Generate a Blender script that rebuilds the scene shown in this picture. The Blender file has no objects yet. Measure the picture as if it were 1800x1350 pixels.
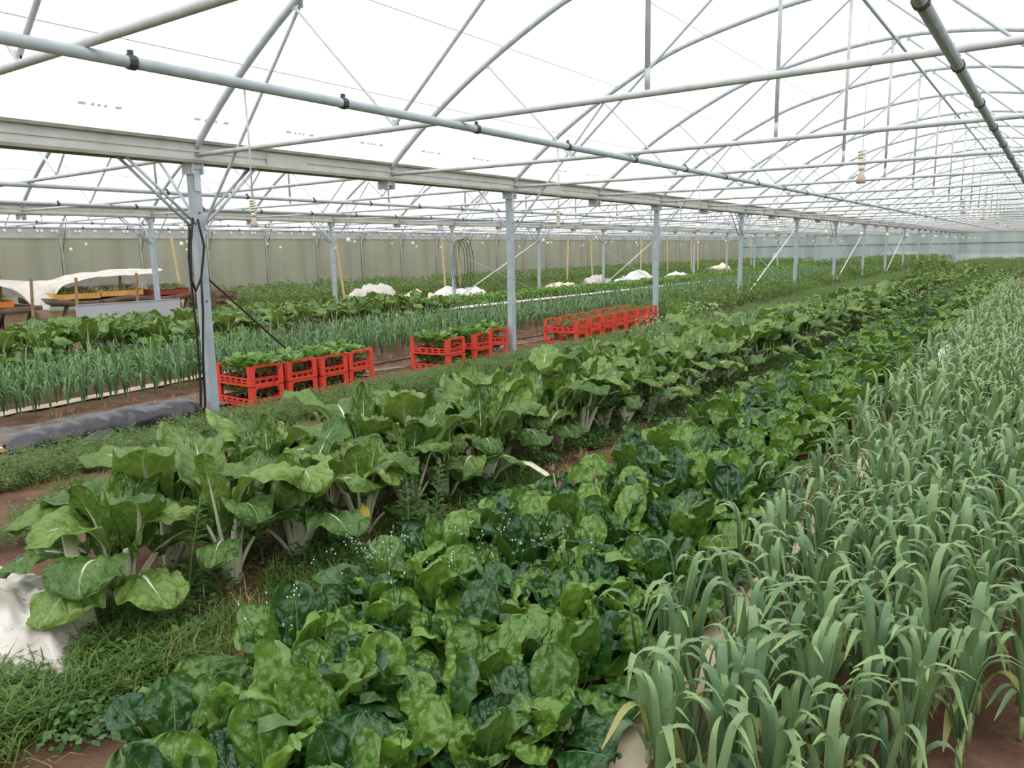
import bpy, math, random
import numpy as np
from mathutils import Vector, Matrix, noise

random.seed(7); RNG = np.random.default_rng(7)
SC = bpy.context.scene; COL = SC.collection
PI = math.pi

# ------------------------------------------------------------------ camera
CAM_F, YAW, PITCH, ROLL = 1361.7, .6106, .1691, -.0184
cy_, sy_, cp_, sp_ = math.cos(YAW), math.sin(YAW), math.cos(PITCH), math.sin(PITCH)
fwd = Vector((-sy_*cp_, cy_*cp_, -sp_)); rgt = Vector((cy_, sy_, 0)); up = rgt.cross(fwd)
rr = rgt*math.cos(ROLL)+up*math.sin(ROLL); uu = up*math.cos(ROLL)-rgt*math.sin(ROLL)
cam = bpy.data.cameras.new('camera'); cam.sensor_width = 36; cam.lens = CAM_F/1800*36
cam.clip_start = .05; cam.clip_end = 500
camo = bpy.data.objects.new('camera', cam); COL.objects.link(camo)
mw = Matrix((rr, uu, -fwd)).transposed().to_4x4(); mw.translation = (0, 0, 1.5)
camo.matrix_world = mw; SC.camera = camo

# ------------------------------------------------------------------ world, sun, exposure
w = bpy.data.worlds.new('overcast_sky'); SC.world = w; w.use_nodes = True
nt = w.node_tree; nt.nodes.clear()
wo = nt.nodes.new('ShaderNodeOutputWorld'); bg = nt.nodes.new('ShaderNodeBackground')
tc = nt.nodes.new('ShaderNodeTexCoord'); nz = nt.nodes.new('ShaderNodeTexNoise'); cr = nt.nodes.new('ShaderNodeValToRGB')
nz.inputs['Scale'].default_value = 2.2; nz.inputs['Detail'].default_value = 3
cr.color_ramp.elements[0].position = .35; cr.color_ramp.elements[0].color = (.86, .90, .98, 1)
cr.color_ramp.elements[1].position = .6; cr.color_ramp.elements[1].color = (1, 1, 1, 1)
nt.links.new(tc.outputs['Generated'], nz.inputs['Vector']); nt.links.new(nz.outputs['Fac'], cr.inputs['Fac'])
nt.links.new(cr.outputs['Color'], bg.inputs['Color']); nt.links.new(bg.outputs[0], wo.inputs[0])
bg.inputs['Strength'].default_value = 1.22
sl = bpy.data.lights.new('veiled_sun', 'SUN'); sl.energy = 2.0; sl.angle = math.radians(50); sl.color = (1, .97, .92)
so = bpy.data.objects.new('veiled_sun', sl); COL.objects.link(so)
so.rotation_euler = (math.radians(28), math.radians(12), 0)
SC.view_settings.view_transform = 'Standard'; SC.view_settings.look = 'None'
SC.view_settings.gamma = 1; SC.view_settings.use_curve_mapping = False
SC.view_settings.exposure = .3
try: SC.cycles.transparent_max_bounces = 16
except Exception: pass

# ------------------------------------------------------------------ materials
MATS = {}
def new_mat(name):
    m = bpy.data.materials.new(name); m.use_nodes = True; n = m.node_tree; n.nodes.clear()
    out = n.nodes.new('ShaderNodeOutputMaterial'); MATS[name] = m
    return m, n, out
def N(n, t, **k):
    x = n.nodes.new(t)
    for a, b in k.items():
        if a in x.inputs: x.inputs[a].default_value = b
        else: setattr(x, a, b)
    return x
def math_(n, op, a, b=None, c=None):
    x = n.nodes.new('ShaderNodeMath'); x.operation = op
    for i, v in enumerate((a, b, c)):
        if v is None: continue
        if isinstance(v, (int, float)): x.inputs[i].default_value = v
        else: n.links.new(v, x.inputs[i])
    return x.outputs[0]
def mixc(n, f, a, b, blend='MIX'):
    x = n.nodes.new('ShaderNodeMix'); x.data_type = 'RGBA'; x.blend_type = blend
    for i, v in ((0, f), (6, a), (7, b)):
        if isinstance(v, (int, float)): x.inputs[i].default_value = v
        elif isinstance(v, tuple): x.inputs[i].default_value = (*v, 1)[:4]
        else: n.links.new(v, x.inputs[i])
    return x.outputs[2]
def ramp(n, fac, stops):
    x = n.nodes.new('ShaderNodeValToRGB'); e = x.color_ramp.elements
    while len(e) < len(stops): e.new(.5)
    for q, (p, c) in zip(e, stops): q.position = p; q.color = (*c, 1)
    n.links.new(fac, x.inputs[0]); return x.outputs[0]
def lin(*c):  # sRGB 0-255 to linear
    return tuple(((v/255)/12.92 if v/255 < .04045 else ((v/255+.055)/1.055)**2.4) for v in c)
def simple(name, col, rough=.6, col2=None, scale=8, metal=0, bump=0, bscale=None, spec=.4, trans=0, detail=4):
    m, n, out = new_mat(name)
    p = N(n, 'ShaderNodeBsdfPrincipled', Roughness=rough, Metallic=metal)
    p.inputs['Specular IOR Level'].default_value = spec
    t = N(n, 'ShaderNodeTexCoord'); z = N(n, 'ShaderNodeTexNoise', Scale=scale, Detail=detail)
    n.links.new(t.outputs['Object'], z.inputs['Vector'])
    c2 = col2 or tuple(v*.8 for v in col)
    c = ramp(n, z.outputs['Fac'], [(.3, c2), (.65, col)]); n.links.new(c, p.inputs['Base Color'])
    if bump:
        b = N(n, 'ShaderNodeBump', Strength=bump, Distance=.02); z2 = N(n, 'ShaderNodeTexNoise', Scale=bscale or scale*3, Detail=5)
        n.links.new(t.outputs['Object'], z2.inputs['Vector']); n.links.new(z2.outputs['Fac'], b.inputs['Height']); n.links.new(b.outputs[0], p.inputs['Normal'])
    if trans:
        tr = N(n, 'ShaderNodeBsdfTranslucent'); n.links.new(c, tr.inputs['Color'])
        mx = N(n, 'ShaderNodeMixShader', Fac=trans); n.links.new(p.outputs[0], mx.inputs[1]); n.links.new(tr.outputs[0], mx.inputs[2]); n.links.new(mx.outputs[0], out.inputs[0])
    else: n.links.new(p.outputs[0], out.inputs[0])
    return m
def leaf_mat(name, col, col2, vein, mid=.05, nv=7, slope=2.2, vstr=.55, rough=.42, trans=.25, bump=.5, bscale=38, obj_var=.5, spec=.4, tip=None, island=False, crease=0):
    """green leaf: UV x across, y along; pale midrib and side veins"""
    m, n, out = new_mat(name)
    p = N(n, 'ShaderNodeBsdfPrincipled', Roughness=rough); p.inputs['Specular IOR Level'].default_value = spec
    t = N(n, 'ShaderNodeTexCoord'); sx = N(n, 'ShaderNodeSeparateXYZ'); n.links.new(t.outputs['UV'], sx.inputs[0])
    au = math_(n, 'ABSOLUTE', math_(n, 'SUBTRACT', sx.outputs[0], .5))
    oi = N(n, 'ShaderNodeObjectInfo'); z = N(n, 'ShaderNodeTexNoise', Scale=9, Detail=3); n.links.new(t.outputs['Object'], z.inputs['Vector'])
    rnd = oi.outputs['Random'] if not island else N(n, 'ShaderNodeNewGeometry').outputs['Random Per Island']
    f = math_(n, 'ADD', math_(n, 'MULTIPLY', rnd, obj_var), math_(n, 'MULTIPLY', z.outputs['Fac'], 1-obj_var))
    c = ramp(n, f, [(.2, col2), (.75, col)])
    if tip:
        mr = N(n, 'ShaderNodeMapRange'); mr.inputs[1].default_value = tip[1]; mr.inputs[2].default_value = 1
        n.links.new(sx.outputs[1], mr.inputs[0]); c = mixc(n, mr.outputs[0], c, tip[0])
    vmask = None
    if vstr:
        taper = math_(n, 'MULTIPLY', math_(n, 'SUBTRACT', 1.08, sx.outputs[1]), mid)
        mm = math_(n, 'LESS_THAN', au, taper)
        fr = math_(n, 'FRACT', math_(n, 'SUBTRACT', math_(n, 'MULTIPLY', sx.outputs[1], nv), math_(n, 'MULTIPLY', au, slope*2)))
        d = math_(n, 'ABSOLUTE', math_(n, 'SUBTRACT', fr, .5))
        wv = math_(n, 'SUBTRACT', .5, math_(n, 'MULTIPLY', math_(n, 'SUBTRACT', .5, au), .16))
        sv = math_(n, 'MULTIPLY', math_(n, 'GREATER_THAN', d, wv), .55)
        vm = math_(n, 'MAXIMUM', mm, sv); c = mixc(n, math_(n, 'MULTIPLY', vm, vstr), c, vein); vmask = vm
    n.links.new(c, p.inputs['Base Color'])
    if bump:
        b = N(n, 'ShaderNodeBump', Strength=bump, Distance=.014); z2 = N(n, 'ShaderNodeTexNoise', Scale=bscale, Detail=2)
        hgt = z2.outputs['Fac']
        if crease: hgt = math_(n, 'ADD', hgt, math_(n, 'MULTIPLY', math_(n, 'POWER', math_(n, 'SUBTRACT', 1, math_(n, 'MULTIPLY', d, 2)), .5), crease))
        n.links.new(t.outputs['Object'], z2.inputs['Vector']); n.links.new(hgt, b.inputs['Height']); n.links.new(b.outputs[0], p.inputs['Normal'])
    tr = N(n, 'ShaderNodeBsdfTranslucent')
    n.links.new(mixc(n, .35, c, (.42, .62, .06)), tr.inputs['Color'])
    mx = N(n, 'ShaderNodeMixShader', Fac=trans); n.links.new(p.outputs[0], mx.inputs[1]); n.links.new(tr.outputs[0], mx.inputs[2]); n.links.new(mx.outputs[0], out.inputs[0])
    return m
def sheet_mat(name, col, transp, translu, rough=.5, stripes=0, dirt=None):
    """film / polycarbonate: clear share + scattering share"""
    m, n, out = new_mat(name)
    t = N(n, 'ShaderNodeTexCoord'); z = N(n, 'ShaderNodeTexNoise', Scale=.7, Detail=4); mp = N(n, 'ShaderNodeMapping')
    mp.inputs['Scale'].default_value = (1.2, 1.7, .2) if dirt else (1, .3, 1)
    n.links.new(t.outputs['Object'], mp.inputs[0]); n.links.new(mp.outputs[0], z.inputs['Vector'])
    c = ramp(n, z.outputs['Fac'], [(.38, dirt or tuple(v*.95 for v in col)), (.6, col)])
    tp = N(n, 'ShaderNodeBsdfTransparent'); tl = N(n, 'ShaderNodeBsdfTranslucent'); df = N(n, 'ShaderNodeBsdfDiffuse')
    n.links.new(c, tl.inputs[0]); n.links.new(c, df.inputs[0])
    tint = mixc(n, .5, c, (1, 1, 1)) if dirt else c
    n.links.new(tint, tp.inputs[0])
    m1 = N(n, 'ShaderNodeMixShader', Fac=translu); n.links.new(df.outputs[0], m1.inputs[1]); n.links.new(tl.outputs[0], m1.inputs[2])
    m2 = N(n, 'ShaderNodeMixShader', Fac=transp); n.links.new(m1.outputs[0], m2.inputs[1]); n.links.new(tp.outputs[0], m2.inputs[2])
    n.links.new(m2.outputs[0], out.inputs[0]); return m

sheet_mat('roof_film', (.97, .975, .985), .42, .9)
sheet_mat('poly_left', (.60, .60, .50), .30, .5, dirt=(.50, .50, .41))
sheet_mat('poly_end', (.64, .71, .70), .34, .5, dirt=(.52, .59, .59))
simple('galvanised', lin(204, 210, 216), .5, lin(184, 192, 200), 14)
simple('post_steel', lin(178, 188, 196), .5, lin(160, 172, 180), 10)
simple('pipe_steel', lin(184, 194, 200), .45, lin(166, 176, 182), 12)
simple('tie_steel', lin(204, 207, 207), .5, lin(184, 187, 187), 12)
simple('gutter_paint', lin(205, 206, 202), .5, lin(188, 188, 180), 5)
simple('gutter_lip', lin(168, 162, 150), .6, lin(140, 134, 122), 6)
simple('dark_steel', lin(70, 72, 74), .5)
simple('white_paint', lin(225, 226, 224), .5)
simple('wall_strip', lin(190, 190, 186), .6, lin(172, 172, 168), 3)
simple('clip_white', lin(245, 245, 240), .4)
sheet_mat('film_print', (.4, .42, .45), .3, .7)
simple('board_pale', lin(176, 174, 160), .7, lin(150, 148, 134), 6)
simple('soil', lin(126, 98, 80), .95, lin(84, 64, 52), 3.2, bump=1, bscale=28, spec=.1, detail=8)
simple('soil_far', lin(112, 88, 66), .95, lin(80, 62, 46), 2, spec=.1, detail=8)
simple('grass_out', lin(96, 118, 62), .9, lin(66, 88, 44), .4)
simple('hedge', lin(104, 112, 78), .9, lin(60, 68, 44), .9, detail=8)
simple('cream_film', lin(232, 218, 196), .7, lin(205, 188, 162), 4, bump=.3, bscale=20)
simple('white_film', lin(236, 236, 232), .6, lin(214, 212, 206), 4, bump=.3, bscale=14)
simple('fleece', lin(230, 224, 216), .8, lin(208, 200, 190), 5, bump=.25, bscale=30, trans=.2)
simple('grey_mulch', lin(124, 116, 110), .8, lin(86, 78, 74), 5, bump=.4, bscale=18)
simple('black_film', lin(62, 60, 66), .34, lin(46, 44, 50), 5, spec=.6)
simple('hose_black', lin(38, 36, 36), .5)
simple('hose_grey', lin(150, 144, 126), .6)
simple('crate_red', lin(228, 80, 62), .45, lin(212, 64, 48), 6)
simple('crate_orange', lin(226, 138, 56), .5, lin(206, 118, 44), 6)
simple('crate_yellow', lin(218, 170, 92), .55, lin(196, 146, 72), 6)
simple('crate_dull_red', lin(150, 62, 52), .55)
simple('tag_white', lin(232, 232, 236), .5)
simple('wood', lin(170, 138, 104), .8, lin(132, 104, 78), 7)
simple('stake_wood', lin(216, 196, 150), .75, lin(192, 170, 122), 6)
simple('grey_wood', lin(128, 110, 92), .85, lin(96, 80, 66), 6)
simple('brown_cloth', lin(120, 102, 84), .9, lin(82, 68, 54), 5)
simple('panel_grey', lin(186, 188, 194), .5, lin(176, 178, 184), 2)
simple('bulb_white', lin(238, 234, 214), .4)
simple('socket_brown', lin(206, 188, 178), .6)
simple('cord_white', lin(214, 212, 200), .6)
simple('plastic_white', lin(240, 240, 240), .4)
simple('stalk_white', lin(228, 228, 206), .5, lin(208, 214, 176), 10, trans=.1)
simple('stem_green', lin(120, 150, 84), .6)
simple('leek_stem', lin(176, 192, 140), .5, lin(140, 168, 108), 12)
simple('dead_leaf', lin(190, 116, 62), .8, lin(150, 84, 44), 20)
simple('straw', lin(176, 150, 104), .9)
simple('petal_purple', lin(142, 98, 100), .7)
simple('petal_white', lin(235, 238, 236), .6)
G1, G2, GV = lin(92, 136, 62), lin(50, 96, 42), lin(196, 212, 150)
leaf_mat('chard_leaf', lin(128, 156, 76), lin(64, 104, 44), GV, mid=.045, nv=6, slope=2.0, vstr=.5, trans=.22, rough=.33, spec=.5, bump=1, bscale=36, crease=.7)
leaf_mat('spinach_leaf', lin(108, 146, 58), lin(34, 78, 36), lin(130, 170, 96), mid=.02, nv=5, slope=2, vstr=.25, trans=.2, rough=.27, spec=.6, bump=.75, bscale=40, obj_var=.86)
leaf_mat('leek_leaf', lin(132, 158, 112), lin(78, 112, 82), lin(160, 186, 140), mid=.02, vstr=0, trans=.18, rough=.45, bump=0, tip=(lin(150, 178, 110), .75))
leaf_mat('leek_leaf_yellow', lin(168, 176, 104), lin(134, 156, 88), lin(190, 190, 130), vstr=0, trans=.25, rough=.6, bump=0, tip=(lin(206, 186, 126), .5))
leaf_mat('onion_leaf', lin(118, 152, 102), lin(66, 106, 72), lin(150, 180, 140), vstr=0, trans=.15, rough=.45, bump=0)
leaf_mat('carrot_leaf', lin(128, 150, 98), lin(92, 118, 72), GV, vstr=0, trans=.3, rough=.6, bump=0, obj_var=.5, island=True)
leaf_mat('leek_far', lin(138, 160, 112), lin(82, 114, 84), GV, vstr=0, trans=.18, rough=.45, bump=0, tip=(lin(160, 184, 120), .7), island=True, obj_var=.7)
leaf_mat('onion_far', lin(122, 154, 104), lin(68, 108, 72), GV, vstr=0, trans=.15, rough=.45, bump=0, island=True, obj_var=.7)
leaf_mat('spinach_far', lin(122, 152, 72), lin(62, 104, 52), GV, vstr=0, trans=.2, rough=.4, bump=0, island=True, obj_var=.8)
leaf_mat('grass_leaf', lin(112, 138, 66), lin(70, 104, 46), GV, vstr=0, trans=.3, rough=.6, bump=0, obj_var=.5, island=True)
leaf_mat('weed_leaf', lin(96, 132, 72), lin(58, 96, 50), GV, vstr=0, trans=.3, rough=.6, bump=0, obj_var=.5, island=True)
leaf_mat('potato_leaf', lin(112, 138, 80), lin(66, 98, 54), GV, vstr=0, trans=.3, rough=.6, bump=0, obj_var=.5, island=True)
leaf_mat('lettuce_leaf', lin(122, 160, 76), lin(76, 122, 54), GV, vstr=0, trans=.3, rough=.5, bump=0, island=True, obj_var=.6)
leaf_mat('fennel_leaf', lin(150, 172, 84), lin(110, 142, 60), GV, vstr=0, trans=.3, rough=.6, bump=0, island=True, obj_var=.6)
leaf_mat('bush_leaf', lin(122, 144, 80), lin(76, 106, 54), GV, vstr=0, trans=.3, rough=.6, bump=0, island=True, obj_var=.6)
leaf_mat('pale_leaf', lin(150, 178, 128), lin(104, 142, 88), GV, vstr=0, trans=.25, rough=.5, bump=0, island=True, obj_var=.6)
leaf_mat('red_lettuce_leaf', lin(106, 66, 62), lin(70, 44, 44), GV, vstr=0, trans=.2, rough=.5, bump=0, island=True, obj_var=.6)
leaf_mat('seedling_leaf', lin(128, 166, 90), lin(84, 130, 60), GV, mid=.03, vstr=.3, trans=.3, rough=.5, bump=0)
leaf_mat('yellow_leaf', lin(214, 190, 70), lin(190, 170, 60), GV, mid=.05, vstr=.3, trans=.3, rough=.5, bump=0)

# ------------------------------------------------------------------ mesh helpers
class MB:
    def __init__(s): s.v = []; s.f = []; s.uv = []; s.mi = []; s.n = 0
    def add(s, v, f, uv=None, mi=0):
        b = s.n; s.v.extend([tuple(q) for q in v]); s.n += len(v)
        for q in f: s.f.append(tuple(i+b for i in q)); s.mi.append(mi)
        s.uv.extend([tuple(q) for q in uv] if uv is not None else [(.5, .5)]*len(v))
        return s
    def box(s, c, d, rot=None, mi=0):
        x, y, z = d[0]/2, d[1]/2, d[2]/2
        v = [Vector((a*x, b*y, e*z)) for a in (-1, 1) for b in (-1, 1) for e in (-1, 1)]
        if rot is not None: v = [rot @ q for q in v]
        c = Vector(c); v = [q+c for q in v]
        return s.add(v, [(0, 1, 3, 2), (4, 6, 7, 5), (0, 4, 5, 1), (2, 3, 7, 6), (0, 2, 6, 4), (1, 5, 7, 3)], mi=mi)
    def bar(s, a, b, wd, th=None, mi=0):
        a, b = Vector(a), Vector(b); d = b-a; L = d.length; q = d.to_track_quat('Z', 'Y').to_matrix()
        return s.box((a+b)/2, (wd, th or wd, L), q, mi)
    def tube(s, pts, r, n=8, mi=0, cap=True):
        pts = [Vector(p) for p in pts]; m = len(pts); rs = r if isinstance(r, (list, tuple)) else [r]*m
        V = []; side = None
        for i, p in enumerate(pts):
            t = (pts[min(i+1, m-1)]-pts[max(i-1, 0)]).normalized()
            if side is None: side = t.orthogonal().normalized()
            else: side = (side - t*side.dot(t)).normalized()
            o = t.cross(side)
            for k in range(n):
                a = 2*PI*k/n; V.append(p+(side*math.cos(a)+o*math.sin(a))*rs[i])
        F = [(i*n+k, i*n+(k+1) % n, (i+1)*n+(k+1) % n, (i+1)*n+k) for i in range(m-1) for k in range(n)]
        if cap: F += [tuple(range(n))[::-1], tuple(range((m-1)*n, m*n))]
        return s.add(V, F, mi=mi)
    def prism(s, poly, axis, a, b, mi=0):
        """extrude a 2-D polygon along an axis between a and b"""
        def P(p, t): return {'x': (t, p[0], p[1]), 'y': (p[0], t, p[1]), 'z': (p[0], p[1], t)}[axis]
        n = len(poly); v = [P(p, a) for p in poly]+[P(p, b) for p in poly]
        f = [(i, (i+1) % n, n+(i+1) % n, n+i) for i in range(n)]+[tuple(range(n))[::-1], tuple(range(n, 2*n))]
        return s.add(v, f, mi=mi)
    def mesh(s, name, mats, smooth=False):
        me = bpy.data.meshes.new(name); me.from_pydata(s.v, [], s.f)
        for m in (mats if isinstance(mats, (list, tuple)) else [mats]): me.materials.append(MATS[m])
        if any(s.mi): me.polygons.foreach_set('material_index', s.mi)
        if s.uv:
            ul = me.uv_layers.new(name='UVMap'); li = np.empty(len(me.loops), np.int32); me.loops.foreach_get('vertex_index', li)
            ul.data.foreach_set('uv', np.asarray(s.uv, np.float32)[li].ravel())
        if smooth: me.polygons.foreach_set('use_smooth', [True]*len(me.polygons))
        me.update(); return me
    def build(s, name, mats, parent=None, smooth=False, loc=None):
        return link(name, s.mesh(name, mats, smooth), parent, loc)
def link(name, me, parent=None, loc=None, rot=None, sc=None):
    o = bpy.data.objects.new(name, me); COL.objects.link(o)
    if parent is not None: o.parent = parent
    if loc is not None: o.location = loc
    if rot is not None: o.rotation_euler = rot
    if sc is not None: o.scale = (sc,)*3 if isinstance(sc, (int, float)) else sc
    return o
def tag(o, label, cat, group=None):
    o['label'] = label; o['category'] = cat
    if group: o['group'] = group
    return o
def thing(name, label, cat, loc=(0, 0, 0), rz=0, group=None):
    return tag(link(name, None, None, loc, (0, 0, rz)), label, cat, group)
def struct(o, label=None):
    o['kind'] = 'structure'
    if label: o['label'] = label
    return o
def stuff(o, label=None, cat=None):
    o['kind'] = 'stuff'
    if label: o['label'] = label
    if cat: o['category'] = cat
    return o
def fbm(x, y, z=0, s=1., o=3):
    return noise.fractal(Vector((x*s, y*s, z*s)), 1., 2., o)
def scatter_mesh(name, protos, places, mat, uvz=True):
    """joined copies of small prototype meshes: protos = [(V,F)], places = (proto, x,y,z, rz, tilt, tilt_dir, scale)"""
    Vs, Fs, off = [], [], 0
    nf = len(protos[0][1][0])
    for (k, x, y, z, rz, sc) in places:
        V, F = protos[k]; c, s_ = math.cos(rz), math.sin(rz)
        q = V*sc; Vs.append(np.c_[q[:, 0]*c-q[:, 1]*s_+x, q[:, 0]*s_+q[:, 1]*c+y, q[:, 2]+z]); Fs.append(F+off); off += len(V)
    V = np.concatenate(Vs).astype(np.float32); F = np.concatenate(Fs).astype(np.int32)
    me = bpy.data.meshes.new(name); me.vertices.add(len(V)); me.vertices.foreach_set('co', V.ravel())
    me.loops.add(F.size); me.loops.foreach_set('vertex_index', F.ravel())
    me.polygons.add(len(F)); me.polygons.foreach_set('loop_start', np.arange(0, F.size, F.shape[1], dtype=np.int32))
    me.materials.append(MATS[mat]); me.update(calc_edges=True)
    return me

# ================================================================== STRUCTURE
W, XC = 9.2, -1.89                      # bay width, centre of the near bay
ROWX = [2.71, -6.49, -15.69, -24.89]    # gutter rows, last one is the left wall
CEN = [XC, XC-W, XC-2*W]
Y0, DY = 4.3, 2.5
YA, YB = Y0-3*DY, Y0+28*DY              # -3.2 .. 74.3
prof = [(-4.6, 2.41), (-4.13, 2.79), (-3.62, 3.13), (-3.11, 3.42), (-2.51, 3.71), (-2.01, 3.90), (-1.21, 4.075), (-.6, 4.165), (0, 4.20)]
prof = prof+[(-x, z) for x, z in prof[-2::-1]]
def smooth_prof(off=0, sub=3):
    P = [Vector((x, z)) for x, z in prof]; out = []
    for i in range(len(P)-1):
        p0, p1, p2, p3 = P[max(i-1, 0)], P[i], P[i+1], P[min(i+2, len(P)-1)]
        for k in range(sub):
            t = k/sub; out.append(.5*((2*p1)+(p2-p0)*t+(2*p0-5*p1+4*p2-p3)*t*t+(3*p1-p0-3*p2+p3)*t**3))
    out.append(P[-1]); res = []
    for i, p in enumerate(out):
        t = (out[min(i+1, len(out)-1)]-out[max(i-1, 0)]).normalized(); res.append((p.x-t.y*off, p.y+t.x*off))
    return res

# ground -------------------------------------------------------------------
gb = MB().add([(-260, -120, -.06), (200, -120, -.06), (200, 330, -.06), (-260, 330, -.06)], [(0, 1, 2, 3)])
struct(gb.build('ground_outside', 'grass_out'))
fb = MB().add([(-24.9, -5, -.045), (2.8, -5, -.045), (2.8, 74.4, -.045), (-24.9, 74.4, -.045)], [(0, 1, 2, 3)])
struct(fb.build('floor', 'soil_far'))
xs = np.arange(-9.6, 1.0, .07); ys = np.concatenate([np.arange(.2, 7, .07), np.arange(7, 16, .2), np.arange(16, 74, 1.2)])
V = [(x, y, .018*fbm(x, y, 0, 1.6, 2)+.016*fbm(x, y, 3, 6, 3)-.004) for y in ys for x in xs]
nx = len(xs); F = [(j*nx+i, j*nx+i+1, (j+1)*nx+i+1, (j+1)*nx+i) for j in range(len(ys)-1) for i in range(nx-1)]
struct(MB().add(V, F).build('floor_bed_soil', 'soil', smooth=True))

# roof film ------------------------------------------------------------------
fp = smooth_prof(.035)
for bi, c in enumerate(CEN):
    yy = [YA+DY*k for k in range(32)]; n = len(fp)
    V = [(c+x, y, z) for y in yy for x, z in fp]
    F = [(j*n+i, j*n+i+1, (j+1)*n+i+1, (j+1)*n+i) for j in range(len(yy)-1) for i in range(n-1)]
    ce = struct(MB().add(V, F).build('ceiling', 'roof_film', smooth=True))
    if bi == 0:   # faint grey maker's print along the lower film edge
        pm = MB()
        for q, wd in ((0, .06), (.1, .025), (.15, .025), (.2, .025), (.29, .05)):
            pm.add([(0, q, 0), (0, q+wd, 0), (.02, q+wd, .016), (.02, q, .016)], [(0, 1, 2, 3)])
        pme = pm.mesh('print_mark', 'film_print')
        for k in range(22): link('print_mark', pme, ce, (c-4.315, 2.2+k*.98, 2.668))

# trusses ---------------------------------------------------------------------
TM = {}
ap = smooth_prof(0)
TM['arch'] = MB().tube([(x, 0, z) for x, z in ap], .031, 8).mesh('arch', 'galvanised', True)
TM['tie_rod'] = MB().tube([(x, 0, 2.405-.02*(1-(x/4.6)**2)) for x in np.linspace(-4.56, 4.56, 9)], .0205, 8).mesh('tie_rod', 'tie_steel', True)
def fl_bar(a, b, r, mat, name):
    return MB().tube([a, b], r, 8).box(b, (.05, .012, .06)).box(a, (.05, .012, .06)).mesh(name, mat, False)
for sgn in (-1, 1):
    TM['web_out', sgn] = fl_bar((sgn*3.11, 0, 3.40), (sgn*2.1, 0, 2.40), .011, 'tie_steel', 'web_bar')
    TM['web_in', sgn] = fl_bar((sgn*.06, 0, 4.15), (sgn*2.1, 0, 2.42), .0135, 'galvanised', 'web_bar')
    TM['knee', sgn] = fl_bar((sgn*3.08, .045, 3.42), (sgn*4.56, .045, 1.80), .0135, 'galvanised', 'knee_brace')
TM['hanger'] = MB().tube([(-.13, 0, 4.16), (-.13, 0, 2.53)], .017, 8).box((-.13, 0, 2.47), (.03, .012, .14)).mesh('hanger', 'tie_steel', True)
TM['foot'] = MB().box((0, 0, -.03), (.05, .10, .17)).box((0, .05, -.06), (.09, .012, .2)).box((0, -.05, -.06), (.09, .012, .2)).mesh('foot_bracket', 'galvanised')
BAYNM = ['over the leek and chard beds', 'over the onion and far chard beds', 'next to the translucent left wall']
for bi, c in enumerate(CEN):
    for k in range(-3 if bi == 0 else -1, 29):
        t = thing('roof_truss', 'galvanised steel roof arch with tie rod '+BAYNM[bi], 'roof truss', (c, Y0+DY*k, 0), 0, 'roof trusses '+BAYNM[bi])
        link('arch', TM['arch'], t); link('tie_rod', TM['tie_rod'], t); link('hanger', TM['hanger'], t)
        for s_ in (-1, 1):
            link('web_bar', TM['web_out', s_], t); link('web_bar', TM['web_in', s_], t)
            link('foot_bracket', TM['foot'], t, (s_*4.56, 0, 2.40))
            if k % 2 == 0 and not (bi == 2 and s_ == -1): link('knee_brace', TM['knee', s_], t)
# longitudinal pipes ------------------------------------------------------------
col_me = MB().tube([(0, -.018, 0), (0, .018, 0)], .032, 10).box((0, 0, .036), (.014, .022, .028)).mesh('collar', 'dark_steel')
pl_me = MB().tube([(0, YA, 0), (0, YB, 0)], .026, 10).mesh('pipe', 'pipe_steel', True)
rl_me = MB().tube([(0, YA, 0), (0, YB, 0)], .02, 8).mesh('ridge', 'pipe_steel', True)
wi_me = MB().tube([(0, YA, 0), (0, YB, 0)], .004, 5).mesh('support_wire', 'tie_steel')
for bi, c in enumerate(CEN):
    for dx, nm in ((-1.5, 'left'), (1.42, 'right')):
        t = thing('purlin_pipe', 'steel purlin pipe %s, %s of its ridge' % (BAYNM[bi], nm), 'pipe')
        link('pipe', pl_me, t, (c+dx, 0, 2.345))
        for q in range(26 if bi == 0 else 14): link('collar', col_me, t, (c+dx, (.75 if bi == 0 else 6)+1.24*q, 2.345))
    tag(link('ridge_pipe', rl_me, None, (c-.08, 0, 4.15)), 'steel ridge pipe joining the arch tops '+BAYNM[bi], 'pipe')
    for dx, z in ((-3.75, 3.06), (-2.9, 3.55), (-1.75, 3.99), (1.75, 3.99)):
        tag(link('support_wire', wi_me, None, (c+dx, 0, z)), 'thin wire running along the roof film '+BAYNM[bi], 'wire', 'film wires '+BAYNM[bi])
# gutters ------------------------------------------------------------------------
for ri, x in enumerate(ROWX[:3]):
    g = thing('roof_gutter', ['pale metal gutter above the posts right of the leeks', 'pale metal gutter above the posts with red crates', 'pale metal gutter above the posts by the seed table'][ri], 'gutter', (x, 0, 0))
    MB().prism([(-.09, 2.36), (.09, 2.36), (.09, 2.395), (.078, 2.40), (.078, 2.425), (.09, 2.43), (.09, 2.50), (-.09, 2.50), (-.09, 2.43), (-.078, 2.425), (-.078, 2.40), (-.09, 2.395)], 'y', YA, YB).build('gutter_channel', 'gutter_paint', g)
    for s_ in (-1, 1):
        MB().prism([(s_*.085, 2.50), (s_*.13, 2.505), (s_*.135, 2.53), (s_*.085, 2.525)], 'y', YA, YB).build('film_clip_rail', 'gutter_lip', g)
        MB().prism([(s_*.06, 2.335), (s_*.10, 2.335), (s_*.10, 2.362), (s_*.06, 2.362)], 'y', YA, YB).build('lower_flange', 'gutter_lip', g)
    for k in range(10):
        MB().box((.094, Y0+1.0+k*5, 2.42), (.006, .5, .13)).build('splice_plate', 'gutter_paint', g)
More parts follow.
